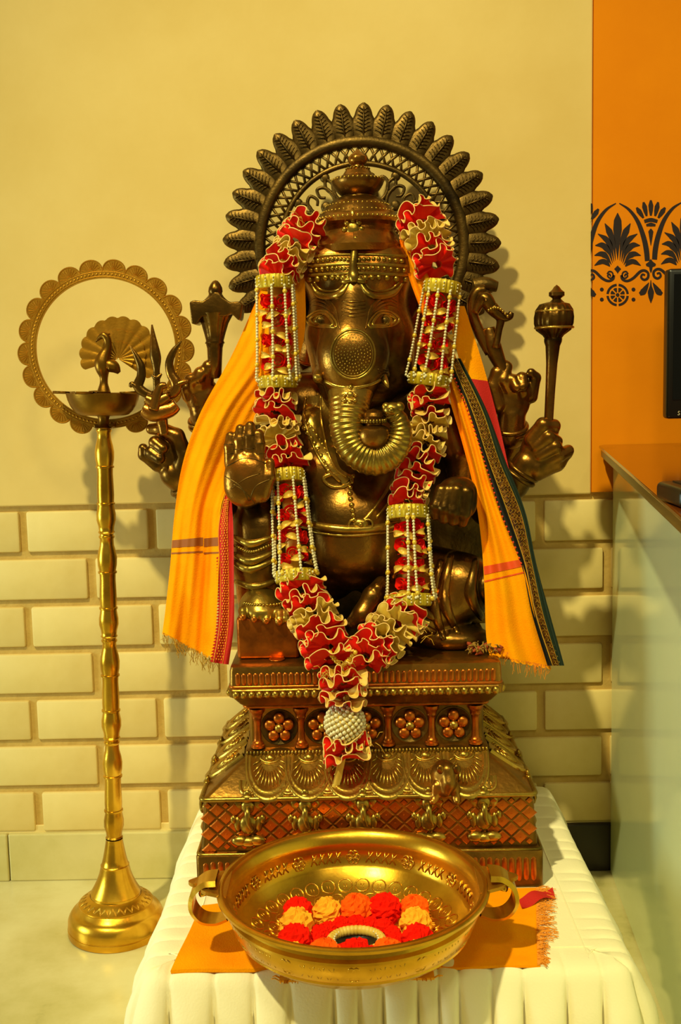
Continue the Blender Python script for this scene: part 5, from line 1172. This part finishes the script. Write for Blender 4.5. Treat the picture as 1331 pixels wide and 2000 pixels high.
# joining beads, pearl ball, tail
mb = MB()
for pts, n in (([(645, 1272), (655, 1286), (667, 1298)], 6), ([(694, 1272), (680, 1288), (668, 1298)], 6), ([(667, 1298), (668, 1312)], 3)):
    for x, y in (cat_path(pts, n) if len(pts) > 2 else pts): mb.ell(GP(x, y, 'M')+np.array([0, -.008, 0]), 5*GS, 8, 6)
tag(mb.build('joining_beads', 'gold_bead', gar), kind='stuff')
c = GP(674, 1412, 'M'); r = 37*GS; mb = MB(); mb.ell(c, r*.94, 20, 14); ball = mb.build('pearl_ball', 'ribbon_cream', gar)
mb = MB(); n = 210
for k in range(n):
    z = 1-2*(k+.5)/n; al = k*PI*(3-math.sqrt(5)); q = math.sqrt(1-z*z); mb.ell(c+r*np.array([q*math.cos(al), q*math.sin(al), z]), 4.3*GS, 8, 5)
tag(mb.build('ball_beads', 'pearl', ball), kind='stuff')
mb = MB(); rows = [[GP(x0_+dx_, y, 'M')+np.array([0, .003*math.sin(dx_), 0]) for dx_ in (-7, -2, 3, 8)] for x0_, y in ((668, 1480), (664, 1500), (660, 1518), (655, 1538))]; mb.grid(rows); mb.build('ribbon_tail', 'ribbon_cream', gar)
mb = MB()
for x, y, s, n in ((722, 1440, 'M', 4), (640, 1305, 'M', 14), (690, 1300, 'M', 8), (830, 1235, 'R', 6), (790, 985, 'R', 8), (606, 1116, 'L', 5), (575, 428, 'L', 5)):
    for k in range(n):
        q = GP(x, y, s)+np.array([random.uniform(-.012, .012), -.02, random.uniform(-.006, .006)]); d1 = np.array([random.uniform(-.02, .02), random.uniform(-.01, .0), random.uniform(-.02, .012)]); mb.tube([q, q+d1*.5+np.array([0, 0, .004]), q+d1], .0006, 4)
tag(mb.build('loose_thread', 'thread_gold', gar), kind='stuff')

# ================================================================== orange shawl
sh = thing('orange_shawl', 'orange cotton shawl with zari border draped over the statue shoulders', 'shawl', (PCX, 1.85, ZTOP))
def sheet(L, Rr, Yt, fold):
    L = np.array(L, float); Rr = np.array(Rr, float); Yt = np.array(Yt, float)
    def f(u, v, off=0.0):
        l = [np.interp(v, L[:, 0], L[:, i]) for i in (1, 2)]; r = [np.interp(v, Rr[:, 0], Rr[:, i]) for i in (1, 2)]
        y0, y1 = np.interp(v, Yt[:, 0], Yt[:, 1]), np.interp(v, Yt[:, 0], Yt[:, 2])
        px, py = lerp(l[0], r[0], u), lerp(l[1], r[1], u); return P(px, py, lerp(y0, y1, u)+fold(u, v)+off)
    return f
def smoothtab(rows, n=40):
    q = cat_path(rows, n); return q[np.argsort(q[:, 0])]
def cloth_mesh(f, u0, u1, v0, v1, nu, nv, name, m, parent, off=0.0, jag=None, th=.0012):
    us_ = np.linspace(u0, u1, nu); vs_ = np.linspace(v0, v1, nv); rows = np.array([[f(u, v, off) for u in us_] for v in vs_])
    if jag is not None:
        for i, u in enumerate(us_): rows[-1, i] = f(u, vs_[-1]+jag(u), off)
    b = MB(); b.grid(rows); bk_ = rows+np.array([0, th, 0]); b.grid(bk_)
    for e in (0, -1): b.grid(np.stack([rows[:, e], bk_[:, e]], 1)); b.grid(np.stack([rows[e], bk_[e]], 1))
    return b.build(name, m, parent, recalc=False), rows
Lf = smoothtab([(0, 512, 560), (.18, 455, 690), (.36, 392, 805), (.50, 357, 905), (.64, 341, 1005), (.78, 333, 1100), (.90, 324, 1185), (1, 317, 1238)])
Rf = smoothtab([(0, 596, 515), (.18, 590, 680), (.36, 512, 800), (.50, 466, 905), (.64, 432, 990), (.78, 428, 1095), (.90, 424, 1195), (1, 420, 1292)])
def foldL(u, v): return .011*math.sin(u*6.5+1.0+2.6*v)*(.3+.7*v)+.005*math.sin(u*13+.5-4*v+1.2*math.sin(3*v))*(.3+.7*v)+.0012*math.sin(u*34+9*v)
fL = sheet(Lf, Rf, [(0, 1.90, 1.885), (.18, 1.875, 1.875), (.36, 1.862, 1.870), (.5, 1.852, 1.860), (.64, 1.840, 1.825), (.78, 1.825, 1.805), (1, 1.80, 1.785)], foldL)
pL, _ = cloth_mesh(fL, 0, 1, 0, 1, 90, 150, 'shawl_panel', 'cloth_orange', sh, jag=lambda u: .004*math.sin(u*40)+.003*math.sin(u*90))
vstep = lambda u: .735+.012*u+(.012 if u > .62 else 0)
def strip(f, vc, w, m, parent, ua, ub, off=-.0009):
    b = MB(); b.grid(np.array([[f(u, vc(u)+d, off) for d in np.linspace(-w, w, 5)] for u in np.linspace(ua, ub, 70)])); b.build('stripe', m, parent, recalc=False)
strip(fL, lambda u: .725+.004*u, .011, 'cloth_stripe', pL, .004, .66); strip(fL, lambda u: .752+.004*u, .0022, 'cloth_stripe', pL, .004, .66)
strip(fL, lambda u: .728+.004*u, .011, 'cloth_stripe', pL, .68, .99); strip(fL, lambda u: .756+.004*u, .0022, 'cloth_stripe', pL, .68, .99)
BLl = smoothtab([(0, 448, 940), (.12, 435, 985), (.3, 426, 1040), (.55, 430, 1130), (.8, 428, 1220), (1, 416, 1294)]); BLr = smoothtab([(0, 452, 935), (.12, 453, 980), (.3, 456, 1035), (.55, 457, 1130), (.8, 457, 1220), (1, 447, 1298)])
fB = sheet(BLl, BLr, [(0, 1.838, 1.835), (.3, 1.808, 1.806), (1, 1.772, 1.776)], lambda u, v: .003*math.sin(9*u+4*v))
bl, _ = cloth_mesh(fB, 0, 1, 0, 1, 14, 60, 'red_border', 'cloth_red', sh)
mb = MB()
for v in np.linspace(.10, .98, 64):
    for u in (.18, .34, .50): mb.ell(fB(u+(.08 if int(v*200) % 2 else 0), v, -.0012), (.0013, .0008, .0018), 5, 4)
mb.tube([fB(.62, v, -.001) for v in np.linspace(.03, 1, 40)], .0007, 4); mb.tube([fB(.04, v, -.001) for v in np.linspace(.03, 1, 40)], .0007, 4)
tag(mb.build('border_embroidery', 'thread_orange', bl), kind='stuff')
mb = MB()
for v in np.linspace(.45, 1, 34): q = fB(0.02, v, 0); mb.add([q, q+np.array([-.006, -.0005, .003]), q+np.array([0, 0, .0065])], [(0, 1, 2)])
tag(mb.build('border_teeth', 'cloth_red', bl, smooth=False, recalc=False), kind='stuff')
# right panel
Lr = smoothtab([(0, 780, 468), (.10, 800, 545), (.2, 835, 640), (.34, 872, 760), (.46, 902, 860), (.57, 925, 950), (.68, 940, 1050), (.80, 947, 1150), (.91, 950, 1240), (1, 958, 1285)])
Rt = smoothtab([(0, 800, 470), (.10, 845, 540), (.2, 872, 640), (.34, 912, 760), (.46, 940, 860), (.57, 962, 945), (.68, 1000, 1045), (.80, 1030, 1130), (.91, 1050, 1225), (1, 1078, 1308)])
def foldR(u, v): return .006*math.sin(u*7+.6+1.5*v)*(.3+.7*v)+.004*math.sin(u*15-2*v)
fR = sheet(Lr, Rt, [(0, 1.875, 1.885), (.2, 1.872, 1.872), (.34, 1.868, 1.862), (.57, 1.852, 1.838), (.8, 1.800, 1.800), (1, 1.765, 1.78)], foldR)
pR, _ = cloth_mesh(fR, 0, 1, 0, 1, 80, 150, 'shawl_panel', 'cloth_orange', sh, jag=lambda u: (-.022 if u < .35 else 0.0)+.004*math.sin(u*60))
strip(fR, lambda u: .757, .010, 'cloth_stripe_red', pR, .01, .97); strip(fR, lambda u: .783, .0018, 'cloth_stripe_red', pR, .01, .97)
def border(name, m, A, B, off, nu=8):
    f = sheet(smoothtab(A), smoothtab(B), [(0, 1.866, 1.868), (.4, 1.845, 1.85), (.7, 1.815, 1.82), (1, 1.772, 1.778)], lambda u, v: .003*math.sin(6*u+5*v)+off); o, rows = cloth_mesh(f, 0, 1, 0, 1, nu, 90, name, m, sh); return o, f
vv = [0, .2, .38, .55, .70, .85, 1]
py_ = [700, 800, 900, 1000, 1100, 1200, 1300]
def edge(xs_, dy=0): return [(v, x, y+dy) for v, x, y in zip(vv, xs_, py_)]
e1_ = edge([872, 913, 946, 978, 1018, 1040, 1070]); e2_ = edge([880, 922, 955, 992, 1026, 1047, 1080]); e3_ = edge([893, 942, 976, 1018, 1040, 1062, 1093]); e4_ = edge([900, 951, 988, 1027, 1048, 1075, 1103])
border('black_edging', 'cloth_black', e1_, e2_, -.0015); zo, fz = border('zari_band', 'zari', e2_, e3_, -.003, 10); border('green_edging', 'cloth_green', e3_, e4_, -.001)
mb = MB()
for v in np.linspace(.02, .99, 60):
    for u in (.25, .5, .75):
        q = fz(u+(.12 if int(round(v*120)) % 2 else 0), v, -.001); mb.tube([q+np.array([-.0035, 0, 0]), q+np.array([0, -.0002, .004]), q+np.array([.0035, 0, 0]), q+np.array([0, -.0002, -.004])], .0006, 4, closed=True)
for u in (.02, .98): mb.tube([fz(u, v, -.001) for v in np.linspace(0, 1, 60)], .0009, 4)
tag(mb.build('zari_thread', 'thread_gold', zo), kind='stuff')
mb = MB()
fe = sheet(smoothtab(e1_), smoothtab(e2_), [(0, 1.866, 1.868), (.4, 1.845, 1.85), (.7, 1.815, 1.82), (1, 1.772, 1.778)], lambda u, v: .003*math.sin(6*u+5*v)-.0015)
for v in np.linspace(.02, .7, 46): mb.ell(fe(.05, v, -.0015), .0018, 6, 4)
tag(mb.build('edging_dots', 'thread_red', zo), kind='stuff')
fo = sheet(smoothtab([(0, 872, 596), (.4, 900, 710), (.7, 938, 800), (1, 985, 925)]), smoothtab([(0, 908, 598), (.4, 944, 712), (.7, 972, 815), (1, 998, 930)]), [(0, 1.89, 1.895), (1, 1.862, 1.868)], lambda u, v: .003*math.sin(4*u+6*v))
cloth_mesh(fo, 0, 1, 0, .5, 12, 30, 'folded_layer', 'cloth_orange', sh); fr_, _ = cloth_mesh(fo, 0, 1, .5, 1, 12, 30, 'folded_border', 'cloth_red', sh)
mb = MB()
for k in range(90):
    u = random.random(); q = fL(u, 1.0); L = random.uniform(.006, .028); d = np.array([random.uniform(-.008, .012), random.uniform(-.004, .004), -L]); mb.tube([q+np.array([0, 0, .003]), q+d*.5+np.array([random.uniform(-.004, .004), 0, 0]), q+d], .0005, 3, caps=False)
tag(mb.build('fringe', 'thread_gold', pL), kind='stuff')
mb = MB()
for k in range(60):
    u = random.uniform(.2, 1); q = fR(u, .995 if u > .35 else .975); L = random.uniform(.004, .024); d = np.array([random.uniform(-.006, .006), random.uniform(-.003, .003), -L]); mb.tube([q+np.array([0, 0, .003]), q+d*.5+np.array([random.uniform(-.003, .003), 0, 0]), q+d], .0005, 3, caps=False)
tag(mb.build('fringe', 'thread_orange', pR), kind='stuff')
